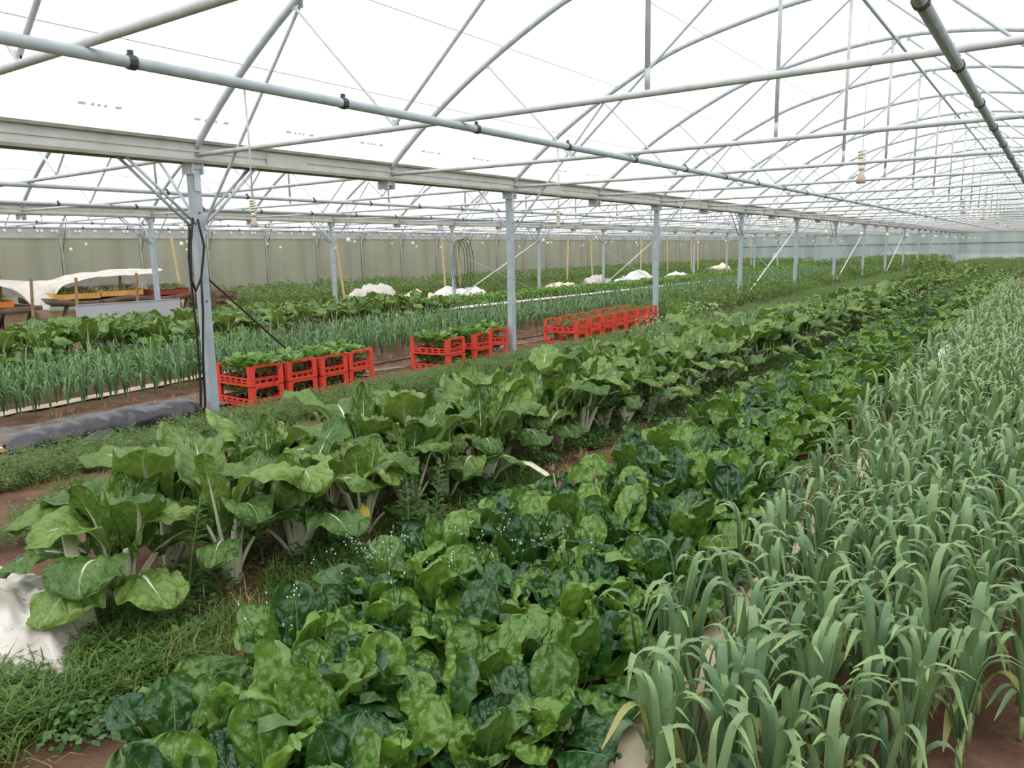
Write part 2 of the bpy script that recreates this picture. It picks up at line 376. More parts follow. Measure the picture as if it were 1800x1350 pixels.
# posts --------------------------------------------------------------------------
post_me = MB().box((0, 0, 1.165), (.085, .085, 2.37)).mesh('post', 'post_steel')
cap_me = MB().box((0, .0, 2.30), (.09, .13, .12)).box((.05, 0, 2.2), (.008, .06, .22)).mesh('cap_bracket', 'galvanised')
bolt_me = MB().tube([(.043, 0, 0), (.052, 0, 0)], .008, 6).mesh('bolt', 'dark_steel')
def vbr(sy): # pair of V braces from post to gutter
    return [MB().tube([(dx, sy*.05, 1.80), (dx, sy*.66, 2.35)], .0135, 8).mesh('gutter_brace', 'galvanised', True) for dx in (-.055, .055)]
VB = {s_: vbr(s_) for s_ in (-1, 1)}
RN = ['right of the leek bed', 'of the row with the red crates', 'of the row by the white row covers']
for ri, x in enumerate(ROWX[:3]):
    for k in range(-2, 28, 2):
        if ri == 1 and k == 0:
            p = thing('support_post', 'galvanised post with black hoses hanging from its brace', 'post', (x, Y0, 0))
        else:
            p = thing('support_post', 'galvanised square steel post '+RN[ri], 'post', (x, Y0+DY*k, 0), 0, 'steel posts '+RN[ri])
        link('post', post_me, p); link('cap_bracket', cap_me, p)
        for z in (1.9, 1.1): link('bolt', bolt_me, p, (0, 0, z))
        if (ri == 1 and k in (0, 6, 10, 16)):
            for s_ in (-1, 1):
                for m in VB[s_]: link('gutter_brace', m, p)
        if ri == 2:
            for m in VB[-1]: link('gutter_brace', m, p)
            if k % 4 == 0:
                for m in VB[1]: link('gutter_brace', m, p)
def diag(a, b, r, mat, label, grp=None):
    tag(MB().tube([a, b], r, 6).build('diagonal_brace', mat, None, True), label, 'brace', grp)
diag((-6.53, 4.345, 1.34), (-7.2, 6.25, .02), .010, 'hose_black', 'black diagonal rod running from post down behind the red crates')
for (yy, ri) in ((19.3, 1), (29.3, 1), (39.3, 1)):
    diag((-6.45, yy+.05, 1.66), (-6.45, yy+4.9, .02), .012, 'galvanised', 'grey steel cross brace between two posts in crate row', 'grey cross braces crate row')
    diag((-6.53, yy+4.95, 2.0), (-6.53, yy+.25, .1), .02, 'white_paint', 'white steel cross brace between two posts in crate row', 'white cross braces crate row')
for yy in (19.3, 29.3):
    diag((-15.65, yy+.05, 1.5), (-15.65, yy+4.9, .02), .012, 'galvanised', 'grey steel cross brace between two posts by white covers', 'grey cross braces second row')
    diag((-15.73, yy+4.95, 1.85), (-15.73, yy+.3, .1), .02, 'white_paint', 'white steel cross brace between two posts by white covers', 'white cross braces second row')
# left wall -----------------------------------------------------------------------
def wall(nm, x, s_, mat):
    wl = struct(link(nm, None, None, (x, 0, 0)))
    pan = MB().box((0, 1.25, 1.24), (.012, 2.44, 1.84)).mesh('polycarbonate_panel', mat)
    std = MB().tube([(-s_*.05, 0, 0), (-s_*.05, 0, 2.1), (-s_*.07, 0, 2.25), (-s_*.16, 0, 2.42), (-s_*.33, 0, 2.62)], .02, 6).mesh('wall_stud', 'galvanised', True)
    stay = MB().tube([(-s_*.06, .02, 1.75), (-s_*.5, .02, 2.72)], .01, 5).mesh('stay_rod', 'dark_steel')
    for k in range(-3, 28):
        link('polycarbonate_panel', pan, wl, (0, Y0+DY*k, 0)); link('wall_stud', std, wl, (0, Y0+DY*k, 0)); link('stay_rod', stay, wl, (0, Y0+DY*k, 0))
    MB().box((0, (YA+YB)/2, .16), (.04, YB-YA, .32)).build('kick_board', 'board_pale', wl)
    MB().box((-s_*.005, (YA+YB)/2, 2.30), (.02, YB-YA, .32)).build('film_strip', 'wall_strip', wl)
    MB().box((-s_*.02, (YA+YB)/2, 2.15), (.03, YB-YA, .03)).build('clamp_rail', 'gutter_lip', wl)
    MB().box((-s_*.02, (YA+YB)/2, 2.48), (.05, YB-YA, .06)).build('top_rail', 'gutter_paint', wl)
    return wl
wl = wall('wall_left', ROWX[3], -1, 'poly_left')
clip = MB().tube([(.02, 0, 0), (.04, 0, 0)], .05, 8).mesh('film_clip', 'clip_white')
y = 5.
while y < 72:
    for d in ((0, .12) if random.random() < .45 else (0,)): link('film_clip', clip, wl, (0, y+d, 2.37))
    y += random.uniform(.38, .75)
wall('wall_right', ROWX[0]+.75, 1, 'poly_left')
# end wall ------------------------------------------------------------------------
we = struct(link('wall_end', None, None, (0, YB+.05, 0)))
for c in CEN:
    pts = [p for p in smooth_prof(.0)]; xs_ = np.linspace(-4.6, 4.6, 9)
    for a, b in zip(xs_[:-1], xs_[1:]):
        za, zb = np.interp([a, b], [p[0] for p in pts], [p[1] for p in pts])
        MB().add([(c+a+.02, 0, .1), (c+b-.02, 0, .1), (c+b-.02, 0, zb), (c+a+.02, 0, za), (c+a+.02, .012, .1), (c+b-.02, .012, .1), (c+b-.02, .012, zb), (c+a+.02, .012, za)],
                 [(0, 1, 2, 3), (7, 6, 5, 4), (0, 4, 5, 1), (1, 5, 6, 2), (2, 6, 7, 3), (3, 7, 4, 0)]).build('polycarbonate_panel', 'poly_end', we)
        MB().tube([(c+a, -.04, 0), (c+a, -.04, za)], .022, 6).build('wall_stud', 'galvanised', we)
    MB().tube([(c-4.6, -.06, 1.52), (c+4.6, -.06, 1.52)], .025, 6).build('wall_rail', 'dark_steel', we)
    MB().box((c, -.02, .08), (9.2, .05, .2)).build('kick_board', 'board_pale', we)
    MB().tube([(c-4.6, -.06, 2.44), (c+4.6, -.06, 2.44)], .03, 6).build('wall_rail', 'galvanised', we)
# outside: hedge bank beyond the left wall, trees and hoop tunnels beyond the end
def hedge(name, label, a, b, hgt, dep, seed, mat='hedge'):
    mb = MB(); a, b = Vector(a), Vector(b); L = (b-a).length; d = (b-a)/L; o = Vector((-d.y, d.x, 0)); n = int(L/.9); m = 10
    V = []
    for i in range(n+1):
        for j in range(m+1):
            t = PI*j/m; s_ = 1+.35*fbm(i*.4+seed, j*.5, 2, 1, 3); h = hgt*(1+.25*fbm(i*.12, seed, 0, 1, 3))
            V.append(a+d*(i*L/n)+o*(-math.cos(t)*dep*s_)+Vector((0, 0, max(0, math.sin(t))*h*s_-.1)))
    mb.add(V, [(i*(m+1)+j, i*(m+1)+j+1, (i+1)*(m+1)+j+1, (i+1)*(m+1)+j) for i in range(n) for j in range(m)])
    tag(mb.build(name, mat, None, True), label, 'hedge')
hedge('hedge', 'long dull green hedge seen through the translucent left wall', (-30, -10, 0), (-30, 85, 0), 2.5, 2.2, 3)
hedge('hedge', 'grey green tree line seen through the translucent end wall', (-45, 96, 0), (40, 96, 0), 4.4, 3, 9)
def hoop(x0, x1, y, r, label):
    t = [(math.cos(PI*k/8)*r, math.sin(PI*k/8)*r*.9) for k in range(9)]
    mb = MB().prism([(y+a, b) for a, b in t], 'x', x0, x1); tag(mb.build('hoop_tunnel', 'white_film', None), label, 'tunnel')
hoop(-7.6, -2.4, 82, .62, 'low white hoop tunnel blurred behind the end wall, longest one')
hoop(-13.5, -10.5, 80, .95, 'taller pale hoop tunnel blurred behind the end wall')
#PLANTS
# ================================================================== PLANTS
def spine(L, th0, th1, n, p=1.3):
    pts = [(0., 0.)]; ths = []
    for i in range(n):
        v = (i+.5)/n; th = th0+(th1-th0)*v**p; ths.append(th)
        pts.append((pts[-1][0]+math.sin(th)*L/n, pts[-1][1]+math.cos(th)*L/n))
    ths = [ths[0]]+[(a+b)/2 for a, b in zip(ths[:-1], ths[1:])]+[ths[-1]]
    return pts, ths
def leaf_geo(Ls, L, Wd, th0, thm, th1, seed, nu=10, nv=18, fold=.25, quilt=.012, ruff=.02, shape='chard', nvein=6, bend=0., mid=.55, ws=.02, ts=.008):
    """stalk of length Ls leaving the base at th0 (from vertical), blade of length L bending from thm to th1. returns (blade V,F,UV), (stalk V,F)"""
    r = random.Random(seed); ph = r.uniform(0, 6.28); ph2 = r.uniform(0, 6.28)
    sp, st = spine(Ls, th0, thm, 5, 1.); fp_, ft_ = spine(L, thm, th1, 60, 1.25)
    vs = [1-(1-i/nv)**1.7 if nv > 6 else i/nv for i in range(nv+1)]
    fx, fz = [q[0] for q in fp_], [q[1] for q in fp_]; tv = np.linspace(0, 1, 61)
    bp = list(zip(np.interp(vs, tv, fx), np.interp(vs, tv, fz))); bt = list(np.interp(vs, tv, ft_))
    ex, ez = sp[-1]
    V, UV = [], []
    for i in range(nv+1):
        v = vs[i]; th = bt[i]
        if shape == 'chard': wd = Wd*(v**.42)*max(0, 1-v**3.4)**.55*1.02
        elif shape == 'spinach': wd = Wd*(v**.42)*max(0, 1-v**3.2)**.5*1.05
        else: wd = Wd*(math.sin(PI*min(1, v*.98+.01))**.8)
        wd = max(wd, .0015)
        sx, sz = math.sin(th), math.cos(th); nx_, nz_ = -sz, sx
        sway = bend*math.sin(v*2.4+ph)*L*.5
        for j in range(-nu, nu+1):
            u = j/nu; a = abs(u)
            wob = 1+(.06*math.sin(7*v+ph+u)+.03*math.sin(15*v+ph2))*(1 if shape == 'chard' else .35)
            off = fold*a*wd*(1-.3*a)
            q = quilt*(abs(math.sin(PI*(nvein*v-2.0*a*1.0)))**.7-.4)*min(1, a*3)*(1-a**6)
            q += quilt*1.1*fbm(u*2.2+seed, v*4, seed*.7, 1.5, 2)*min(1, a*4)
            fr = 9+3*math.sin(ph) if shape == 'chard' else 5
            off += q+ruff*(a**2.5)*math.sin(fr*v+ph+(1.6 if u > 0 else 0)) + (ruff*.5*(a**3)*math.sin(21*v+ph2+u*2) if shape == 'chard' else 0)
            lat = u*wd*wob
            V.append((ex+bp[i][0]+nx_*off, lat+sway, ez+bp[i][1]+nz_*off)); UV.append((.5+u/2, v))
    m = 2*nu+1
    F = [(i*m+j, i*m+j+1, (i+1)*m+j+1, (i+1)*m+j) for i in range(nv) for j in range(m-1)]
    S, SF = [], []; k = 6; rows = []
    for i, (p, th) in enumerate(zip(sp, st)): rows.append((p[0], p[1], th, ws*(1-.45*i/5), ts*(1-.35*i/5), 0.))
    nm = int(nv*mid)
    for i in range(1, nm+1):
        f = 1-i/nm; v = vs[i]
        rows.append((ex+bp[i][0], ez+bp[i][1], bt[i], ws*.5*f+.0006, ts*.6*f+.0012, bend*math.sin(v*2.4+ph)*L*.5))
    for x, z, th, a, b, sw in rows:
        sx, sz = math.sin(th), math.cos(th); nx_, nz_ = -sz, sx
        for q in range(k):
            an = 2*PI*q/k; la = math.cos(an)*a; no = math.sin(an)*b-.35*b*(1-(la/a)**2 if a > .004 else 0)
            S.append((x+nx_*no, la+sw, z+nz_*no))
    SF = [(i*k+q, i*k+(q+1) % k, (i+1)*k+(q+1) % k, (i+1)*k+q) for i in range(len(rows)-1) for q in range(k)]
    return (V, F, UV), (S, SF)
def leaf_meshes(g, name, mat, smat):
    (V, F, UV), (S, SF) = g
    b = MB().add(V, F, UV).mesh(name, mat, True); s = MB().add(S, SF).mesh(name+'_stalk', smat, True)
    j = MB().add(V, F, UV).add(S, SF, mi=1).mesh(name+'_whole', [mat, smat], True)
    return b, s, j
R_ = math.radians
# --- chard leaves: inner upright, middle arching, outer drooping
CH = {'in': [], 'mid': [], 'out': []}
for i in range(5): CH['in'].append(leaf_geo(random.uniform(.16, .24), random.uniform(.30, .38), random.uniform(.075, .105), R_(3), R_(random.uniform(0, 10)), R_(random.uniform(8, 48)), 10+i, fold=random.uniform(.1, .5), quilt=.016, ruff=.016, ws=.020, ts=.008, nv=40))
for i in range(8): CH['mid'].append(leaf_geo(random.uniform(.24, .32), random.uniform(.34, .42), random.uniform(.11, .145), R_(random.uniform(4, 11)), R_(random.uniform(6, 22)), R_(random.choice([50, 75, 120, 150, 165])), 30+i, fold=random.uniform(-.25, .2), quilt=.021, ruff=.024, bend=random.uniform(-.25, .25), ws=.026, ts=.010, nv=40))
for i in range(6): CH['out'].append(leaf_geo(random.uniform(.20, .27), random.uniform(.32, .42), random.uniform(.12, .155), R_(random.uniform(16, 26)), R_(random.uniform(32, 56)), R_(random.uniform(135, 172)), 50+i, fold=random.uniform(-.35, .0), quilt=.021, ruff=.024, bend=random.uniform(-.3, .3), ws=.029, ts=.011, nv=40))
CHM = {k: [leaf_meshes(g, 'chard_leaf', 'chard_leaf', 'stalk_white') for g in v] for k, v in CH.items()}
def joined_plant(geos, mats, plan):
    mb = MB()
    for (g, rz, sc) in plan:
        (V, F, UV), (S, SF) = g; c, s_ = math.cos(rz)*sc, math.sin(rz)*sc
        T = lambda P: [(x*c-y*s_, x*s_+y*c, z*sc) for x, y, z in P]
        mb.add(T(V), F, UV).add(T(S), SF, mi=1)
    return mb.mesh('plant', mats, True)
def chard_plan(r, n=None):
    n = n or r.randint(11, 14); a0 = r.uniform(0, 6.28); out = []
    for i in range(n):
        kind = 'in' if i < 4 else ('mid' if i < 4+(n-4)*.66 else 'out')
        out.append((kind, r.randrange(len(CHM[kind])), a0+i*2.4+r.uniform(-.3, .3), r.uniform(.82, 1.12)*(.85 if kind == 'in' and i == 0 else 1), r.uniform(-.12, .12)))
    return out
def chard(x, y, label, group, mode, r, sc=1., name='chard_plant'):
    t = thing(name, label, 'chard', (x, y, .0), r.uniform(0, 6.28), group)
    for kind, i, az, s, tl in chard_plan(r):
        b, st, j = CHM[kind][i]; rad = r.uniform(.012, .035)
        o = link('leaf', b if mode == 0 else j, t, (math.cos(az)*rad, math.sin(az)*rad, 0), (tl, 0, az), s*sc)
        if mode == 0: link('stalk', st, o)
    return t
CHJ = []
for q in range(5):
    r = random.Random(200+q); CHJ.append(joined_plant(None, ['chard_leaf', 'stalk_white'], [(CH[k][i], az, s) for k, i, az, s, tl in chard_plan(r, 8)]))
r = random.Random(5)
CL = 'leafy green chard with broad white stalks in long bed beside carrots'
yA = {-3.5: 2.0, -3.0: 2.05}
for xr, y in yA.items():
    while y < 44:
        x = xr+r.uniform(-.07, .07)
        if y < 12: chard(x, y, CL, 'chard in the bed beside the carrots', 0, r, r.uniform(.98, 1.2))
        elif y < 21: chard(x, y, CL, 'chard in the bed beside the carrots', 1, r, r.uniform(.92, 1.15))
        else: tag(link('chard_plant', r.choice(CHJ), None, (x, y, 0), (0, 0, r.uniform(0, 6.28)), r.uniform(.9, 1.15)), CL, 'chard', 'chard in the bed beside the carrots')
        y += r.uniform(.31, .42) if y < 21 else r.uniform(.5, .65)
# a front chard leaf lying out over the grass and one large plant at the bed's end
t = chard(-3.2, 1.62, 'chard plant at bed end beside the white fleece, outer leaves flopped down', None, 0, r, 1.12)
for az, kind, i, s in ((-2.2, 'out', 0, 1.15), (-1.0, 'out', 1, 1.2), (-.1, 'out', 2, 1.1), (-2.9, 'out', 3, 1.15)):
    b, st, j = CHM[kind][i]; o = link('leaf', b, t, (0, 0, 0), (0, .1, az-t.rotation_euler[2]), s); link('stalk', st, o)
# far chard bed beyond the onions
r = random.Random(17)
for xr in (-13.1, -12.5, -11.9, -11.35):
    y = 4.2+r.uniform(0, .3)
    while y < 14.2:
        chard(xr+r.uniform(-.1, .1), y, 'chard in the bed between onions and the covered seed table', 'chard in the bed behind the onions', 1, r, r.uniform(.98, 1.16))
        y += r.uniform(.5, .66)

# --- spinach ---------------------------------------------------------------------
SP = []
for i in range(12):
    up_ = i < 5
    SP.append(leaf_geo(random.uniform(.06, .11), random.uniform(.15, .23), random.uniform(.066, .10), R_(random.uniform(8, 30) if up_ else random.uniform(30, 55)), R_(random.uniform(10, 25) if up_ else random.uniform(35, 60)),
                       R_(random.uniform(20, 60) if up_ else random.uniform(75, 120)), 80+i, nu=9, nv=26, fold=random.uniform(-.45, .5), quilt=.015, ruff=.016, shape='spinach', nvein=4, bend=random.uniform(-.3, .3), mid=.8, ws=.004, ts=.003))
SPM = [leaf_meshes(g, 'spinach_leaf', 'spinach_leaf', 'stem_green')[2] for g in SP]
def spinach_plan(r, n):
    a0 = r.uniform(0, 6.28)
    return [(r.randrange(5) if i < 5 else r.randrange(4, 12), a0+i*2.4+r.uniform(-.3, .3), r.uniform(.8, 1.2)*(.8 if i == 0 else 1), r.uniform(-.2, .2)) for i in range(n)]
def spinach(x, y, r, label, group, sc):
    t = thing('spinach_plant', label, 'spinach', (x, y, 0), 0, group)
    for i, az, s, tl in spinach_plan(r, r.randint(9, 13)): link('leaf', SPM[i], t, (0, 0, r.uniform(0, .01)), (tl, 0, az), s*sc)
r = random.Random(23); nsp = 0
SPJ = [joined_plant(None, ['spinach_leaf', 'stem_green'], [(SP[i], az, s) for i, az, s, tl in spinach_plan(random.Random(300+q), 9)]) for q in range(4)]
spots = []
for xi, xr in enumerate((-2.12, -1.87, -1.62, -1.37, -1.15)):
    y = (1.3, 1.05, .88, .95, 1.55)[xi]
    while y < (46 if xi < 4 else 3.1): spots.append((xr+r.uniform(-.06, .06), y)); y += r.uniform(.20, .29) if y < 15 else r.uniform(.32, .45)
spots.sort(key=lambda q: q[1]); far = []
for x, y in spots:
    if nsp < 290: spinach(x, y, r, 'dark green crinkled spinach plant in bed between chard and leeks', 'spinach in the bed between chard and leeks', r.uniform(.92, 1.38)); nsp += 1
    else: far.append((x, y))
def far_join(name, protos, pts, mats, label, cat, sc=(1., 1.2)):
    """many far plants of one bed in one object"""
    Vs, Fs, Us, Ms, off = [], [], [], [], 0
    D = []
    for me in protos:
        v = np.empty(len(me.vertices)*3, np.float32); me.vertices.foreach_get('co', v)
        f = np.empty(len(me.loops), np.int32); me.loops.foreach_get('vertex_index', f)
        mi = np.empty(len(me.polygons), np.int32); me.polygons.foreach_get('material_index', mi)
        u = np.empty(len(me.loops)*2, np.float32); me.uv_layers[0].data.foreach_get('uv', u)
        D.append((v.reshape(-1, 3), f.reshape(-1, 4), mi, u))
    for x, y in pts:
        v, f, mi, u = random.choice(D); Us.append(u); a = random.uniform(0, 6.28); s = random.uniform(*sc); c, q = math.cos(a)*s, math.sin(a)*s
        Vs.append(np.c_[v[:, 0]*c-v[:, 1]*q+x, v[:, 0]*q+v[:, 1]*c+y, v[:, 2]*s]); Fs.append(f+off); Ms.append(mi); off += len(v)
    V = np.concatenate(Vs); F = np.concatenate(Fs); Mi = np.concatenate(Ms)
    me = bpy.data.meshes.new(name); me.vertices.add(len(V)); me.vertices.foreach_set('co', V.astype(np.float32).ravel())
    me.loops.add(F.size); me.loops.foreach_set('vertex_index', F.ravel().astype(np.int32)); me.polygons.add(len(F))
    me.polygons.foreach_set('loop_start', np.arange(0, F.size, 4, dtype=np.int32))
    for m in mats: me.materials.append(MATS[m])
    me.polygons.foreach_set('material_index', Mi); me.update(calc_edges=True)
    me.uv_layers.new(name='UVMap').data.foreach_set('uv', np.concatenate(Us))
    me.polygons.foreach_set('use_smooth', [True]*len(F))
    return stuff(link(name, me), label, cat)
# low-poly plants for the far ends of beds
def low_plan(r, n, geo_fn): return [geo_fn(r, i) for i in range(n)]
def low_spin(seed):
    r = random.Random(seed); mb = MB()
    for i in range(9):
        (V, F, UV), (S, SF) = leaf_geo(.07, r.uniform(.15, .2), .08, R_(30), R_(r.uniform(15, 55)), R_(r.uniform(50, 115)), seed+i, nu=1, nv=4, quilt=0, shape='spinach', mid=.3, ws=.003)
        a = r.uniform(0, 6.28); c, s_ = math.cos(a), math.sin(a); mb.add([(x*c-y*s_, x*s_+y*c, z) for x, y, z in V], F, UV)
    return mb.mesh('spinach_low', 'spinach_leaf', True)
LSP = [low_spin(900+20*q) for q in range(4)]
far_join('far_spinach', LSP, far, ['spinach_far'], 'distant spinach growing at the far end of its bed', 'spinach')
# second low spinach strip left of the far chard
r = random.Random(29)
for xr in (-10.75, -10.35, -9.95):
    y = 2.8
    while y < 7.6:
        tag(link('spinach_plant', r.choice(SPJ), None, (xr+r.uniform(-.08, .08), y, 0), (0, 0, r.uniform(0, 6.28)), r.uniform(1.1, 1.45)), 'bushy spinach plant between the onions and far chard', 'spinach', 'spinach behind the onions'); y += r.uniform(.3, .4)

# --- leeks -------------------------------------------------------------------------
def strap(L, wd, th0, th1, p, seed, n=16, tw=.4):
    """strap leaf, upright up to the knee at fraction p, then bending over to th1"""
    r = random.Random(seed); pts = [(0., 0.)]; ths = []; ph = r.uniform(-1, 1); kw = r.uniform(.10, .22)
    for i in range(n):
        v = (i+.5)/n; q = min(1, max(0, (v-p+kw)/(2*kw))); q = q*q*(3-2*q); th = th0+.25*v*th0+(th1-th0)*q; ths.append(th)
        pts.append((pts[-1][0]+math.sin(th)*L/n, pts[-1][1]+math.cos(th)*L/n))
    ths = [ths[0]]+[(a+b)/2 for a, b in zip(ths[:-1], ths[1:])]+[ths[-1]]; V, UV = [], []
    for i, ((x, z), th) in enumerate(zip(pts, ths)):
        v = i/n; w_ = wd*min(1, .7+v*1.2)*(1-max(0, (v-.45)/.55)**2.2)+.0012; nx_, nz_ = -math.cos(th), math.sin(th); a = tw*ph*v*v
        sw = .08*L*ph*v*v
        for u in (-1, -.5, 0, .5, 1):
            f = .55*abs(u)*w_*(1-.6*v); V.append((x+nx_*f+nx_*u*w_*math.sin(a), u*w_*math.cos(a)+sw, z+nz_*f+nz_*u*w_*math.sin(a))); UV.append((.5+u/2, v))
    F = [(i*5+j, i*5+j+1, (i+1)*5+j+1, (i+1)*5+j) for i in range(n) for j in range(4)]
    return V, F, UV
LK = []
for i in range(12):
    if i < 4: a = (random.uniform(.38, .47), R_(random.uniform(2, 8)), R_(random.uniform(60, 165)), random.uniform(.78, .9))
    elif i < 9: a = (random.uniform(.42, .56), R_(random.uniform(4, 14)), R_(random.uniform(140, 176)), random.uniform(.6, .78))
    else: a = (random.uniform(.34, .44), R_(random.uniform(14, 26)), R_(random.uniform(130, 172)), random.uniform(.45, .6))
    LK.append((strap(a[0], random.uniform(.0115, .0170), a[1], a[2], a[3], 400+i), i))
LKM = [MB().add(*g).mesh('leek_leaf', 'leek_leaf', True) for g, i in LK]
LKY = [MB().add(*g).mesh('leek_leaf_dry', 'leek_leaf_yellow', True) for g, i in LK[9:]]
LST = MB().tube([(0, 0, -.01), (0, 0, .06), (0, 0, .13)], [.011, .0105, .009], 7).mesh('stem', 'leek_stem', True)
def leek_plan(r):
    fan = r.uniform(0, PI); out = []
    for i in range(r.randint(6, 8)):
        k = r.randrange(4) if i < 2 else (r.randrange(4, 9) if i < 5 else r.randrange(9, 12))
        out.append((k, fan+(PI if i % 2 else 0)+r.gauss(0, .35), .04+.085*(1-i/8), r.uniform(.8, 1.12), i >= 5 and r.random() < .3))
    return out
r = random.Random(31); lspots = []
for xi, xr in enumerate((-1.02, -.86, -.72, -.60, -.48, -.36, -.24, -.11, .03)):
    y = (2.2, 1.8, 1.6, 1.55, 1.6, 1.7, 1.9, 2.2, 2.5)[xi]+.02*xi
    while y < 26:
        if r.random() < (.28, .4, .8, 1, 1, 1, 1, 1, 1)[xi] or y > 12: lspots.append((xr+r.uniform(-.03, .03), y))
        y += r.uniform(.075, .115) if y < 12 else r.uniform(.14, .2)
lspots = [q for q in lspots if q[0] < -.018*q[1]+.12 or True]
lspots.sort(key=lambda q: q[1]); lfar = []
for i, (x, y) in enumerate(lspots):
    if i < 300:
        sc = r.uniform(.74, 1.0)
        t = thing('leek_plant', 'blue green leek with arching strap leaves in bed beside white film strip', 'leek', (x, y, 0), 0, 'leeks in the bed beside the white strip')
        link('stem', LST, t, None, None, sc)
        for k, az, z, s, dry in leek_plan(r):
            link('leaf', LKY[k-9] if dry else LKM[k], t, (0, 0, z*sc), (r.uniform(-.06, .06), 0, az), s*sc)
    else: lfar.append((x, y))
def leek_joined(seed, n=None, wmul=1., quality=None, mat='leek_leaf', hs=1.):
    r = random.Random(seed); mb = MB()
    for k, az, z, s, dry in leek_plan(r):
        V, F, UV = strap(random.uniform(.36, .48)*hs, .0135*wmul, R_(r.uniform(2, 14)), R_(r.uniform(60, 165) if k < 4 else r.uniform(130, 175)), r.uniform(.8, .9) if k < 4 else r.uniform(.55, .75), seed+k, n=quality or 7)
        if quality:
            V = [q for i, q in enumerate(V) if i % 5 in (0, 4)]; UV = [q for i, q in enumerate(UV) if i % 5 in (0, 4)]
            F = [(2*i, 2*i+1, 2*i+3, 2*i+2) for i in range(quality)]
        c, s_ = math.cos(az), math.sin(az); mb.add([(x*c-y*s_, x*s_+y*c, q+z) for x, y, q in V], F, UV, mi=0)
    return mb.mesh('leek_far', mat, True)
far_join('far_leeks', [leek_joined(700+17*q, quality=9, wmul=.9) for q in range(8)], lfar, ['leek_far'], 'dense leeks filling the rest of the bed beside white strip', 'leek')
# --- onions in the bed behind the crates
r = random.Random(37)
ONM = [leek_joined(1500+13*q, wmul=.62, quality=8, mat='onion_leaf', hs=1.0) for q in range(8)]
osp = []
for xr in (-7.85, -8.05, -8.25, -8.45, -8.65, -8.85, -9.05, -9.25, -9.5):
    y = 2.6 if xr > -9 else 3.4
    while y < 46: osp.append((xr-(.04*max(0, y-5) if y < 30 else 1.0)*(.25 if xr > -8.2 else .9)+r.uniform(-.05, .05), y)); y += r.uniform(.12, .18) if y < 14 else r.uniform(.2, .28)
osp.sort(key=lambda q: q[0]**2+q[1]**2); rest = []
for i, (x, y) in enumerate(osp):
    if i < 300: tag(link('onion_plant', r.choice(ONM), None, (x, y, 0), (0, 0, r.uniform(0, 6.28)), r.uniform(.85, 1.12)), 'upright green onion plant in the bed behind the red crates', 'onion', 'onions behind the red crates')
    else: rest.append((x, y))
far_join('far_onions', ONM, rest, ['onion_far'], 'dense band of green onions behind the red crates', 'onion', (.9, 1.15))

# --- generic small foliage prototypes ----------------------------------------------
def fern_proto(seed, nf=6, h=.2, sp=.7, nl=9, lw=.012, ll=.05):
    """feathery tuft: thin fronds with small leaflets (triangles)"""
    r = np.random.default_rng(seed); V, F = [], []
    for f in range(nf):
        az = r.uniform(0, 2*PI); th = r.uniform(.05, sp); L = h*r.uniform(.7, 1.15); d = np.array([math.sin(th)*math.cos(az), math.sin(th)*math.sin(az), math.cos(th)])
        for k in range(nl):
            t = .25+.75*k/(nl-1); base = d*L*t; base[2] -= .25*L*t*t*math.sin(th)
            q = r.normal(size=3); q[2] = abs(q[2])*.4; q = q/np.linalg.norm(q); o = np.cross(q, r.normal(size=3)); o /= np.linalg.norm(o)
            l = ll*(1.15-.6*t)*r.uniform(.7, 1.3); b = len(V)
            V += [base-o*lw*.25, base+q*l*.55+o*lw*.6, base+q*l, base+q*l*.5-o*lw*.6]; F.append((b, b+1, b+2, b+3))
    return np.array(V), np.array(F)
def bush_proto(seed, n=46, rad=.25, h=.45, lw=.05, ll=.09):
    r = np.random.default_rng(seed); V, F = [], []
    for k in range(n):
        az = r.uniform(0, 2*PI); z = h*r.uniform(.1, 1)**.7; rr_ = rad*math.sqrt(max(.05, 1-(z/h-.45)**2*1.8))*r.uniform(.3, 1)
        c = np.array([rr_*math.cos(az), rr_*math.sin(az), z]); q = np.array([math.cos(az), math.sin(az), r.uniform(-.5, .8)])+r.normal(size=3)*.4; q /= np.linalg.norm(q)
        o = np.cross(q, [0, 0, 1]); o = o/np.linalg.norm(o)+r.normal(size=3)*.25; l = ll*r.uniform(.6, 1.3); b = len(V); wv = lw*r.uniform(.7, 1.2)
        V += [c, c+q*l*.5+o*wv*.5, c+q*l+np.array([0, 0, -.25*l]), c+q*l*.5-o*wv*.5]; F.append((b, b+1, b+2, b+3))
    return np.array(V), np.array(F)
def places(n, x0, x1, y0, y1, k, s0, s1, z=0, seed=1, ok=None):
    r = random.Random(seed); out = []
    for _ in range(n):
        x, y = r.uniform(x0, x1), r.uniform(y0, y1)
        if ok and not ok(x, y): continue
        out.append((r.randrange(k), x, y, z, r.uniform(0, 6.28), r.uniform(s0, s1)))
    return out
FP = [fern_proto(q, 7, .22, .7, 13, .0075, .05) for q in range(5)]
def carrot_ok(x, y): return fbm(x*1.3, y*.8, 5) > -.55
pl = places(1900, -6.12, -5.5, 1.2, 9, 5, .5, .95, seed=1, ok=carrot_ok)+places(1100, -5.0, -4.35, 1.0, 9, 5, .45, .85, seed=2, ok=lambda x, y: fbm(x*1.3, y*.8, 8) > -.2)
pl += places(200, -6.4, -6.0, 4.5, 10, 5, .4, .7, seed=5)
pl += places(2400, -5.95, -5.1, 9, 22, 5, .7, 1.05, seed=3)+places(1400, -5.9, -5.15, 22, 45, 5, 1.0, 1.6, seed=4)+places(600, -5.0, -4.3, 9, 20, 5, .6, 1.0, seed=6)
stuff(link('carrot_tops', scatter_mesh('carrot_tops', FP, pl, 'carrot_leaf')), 'feathery carrot tops growing in strips beside the chard', 'carrot foliage')
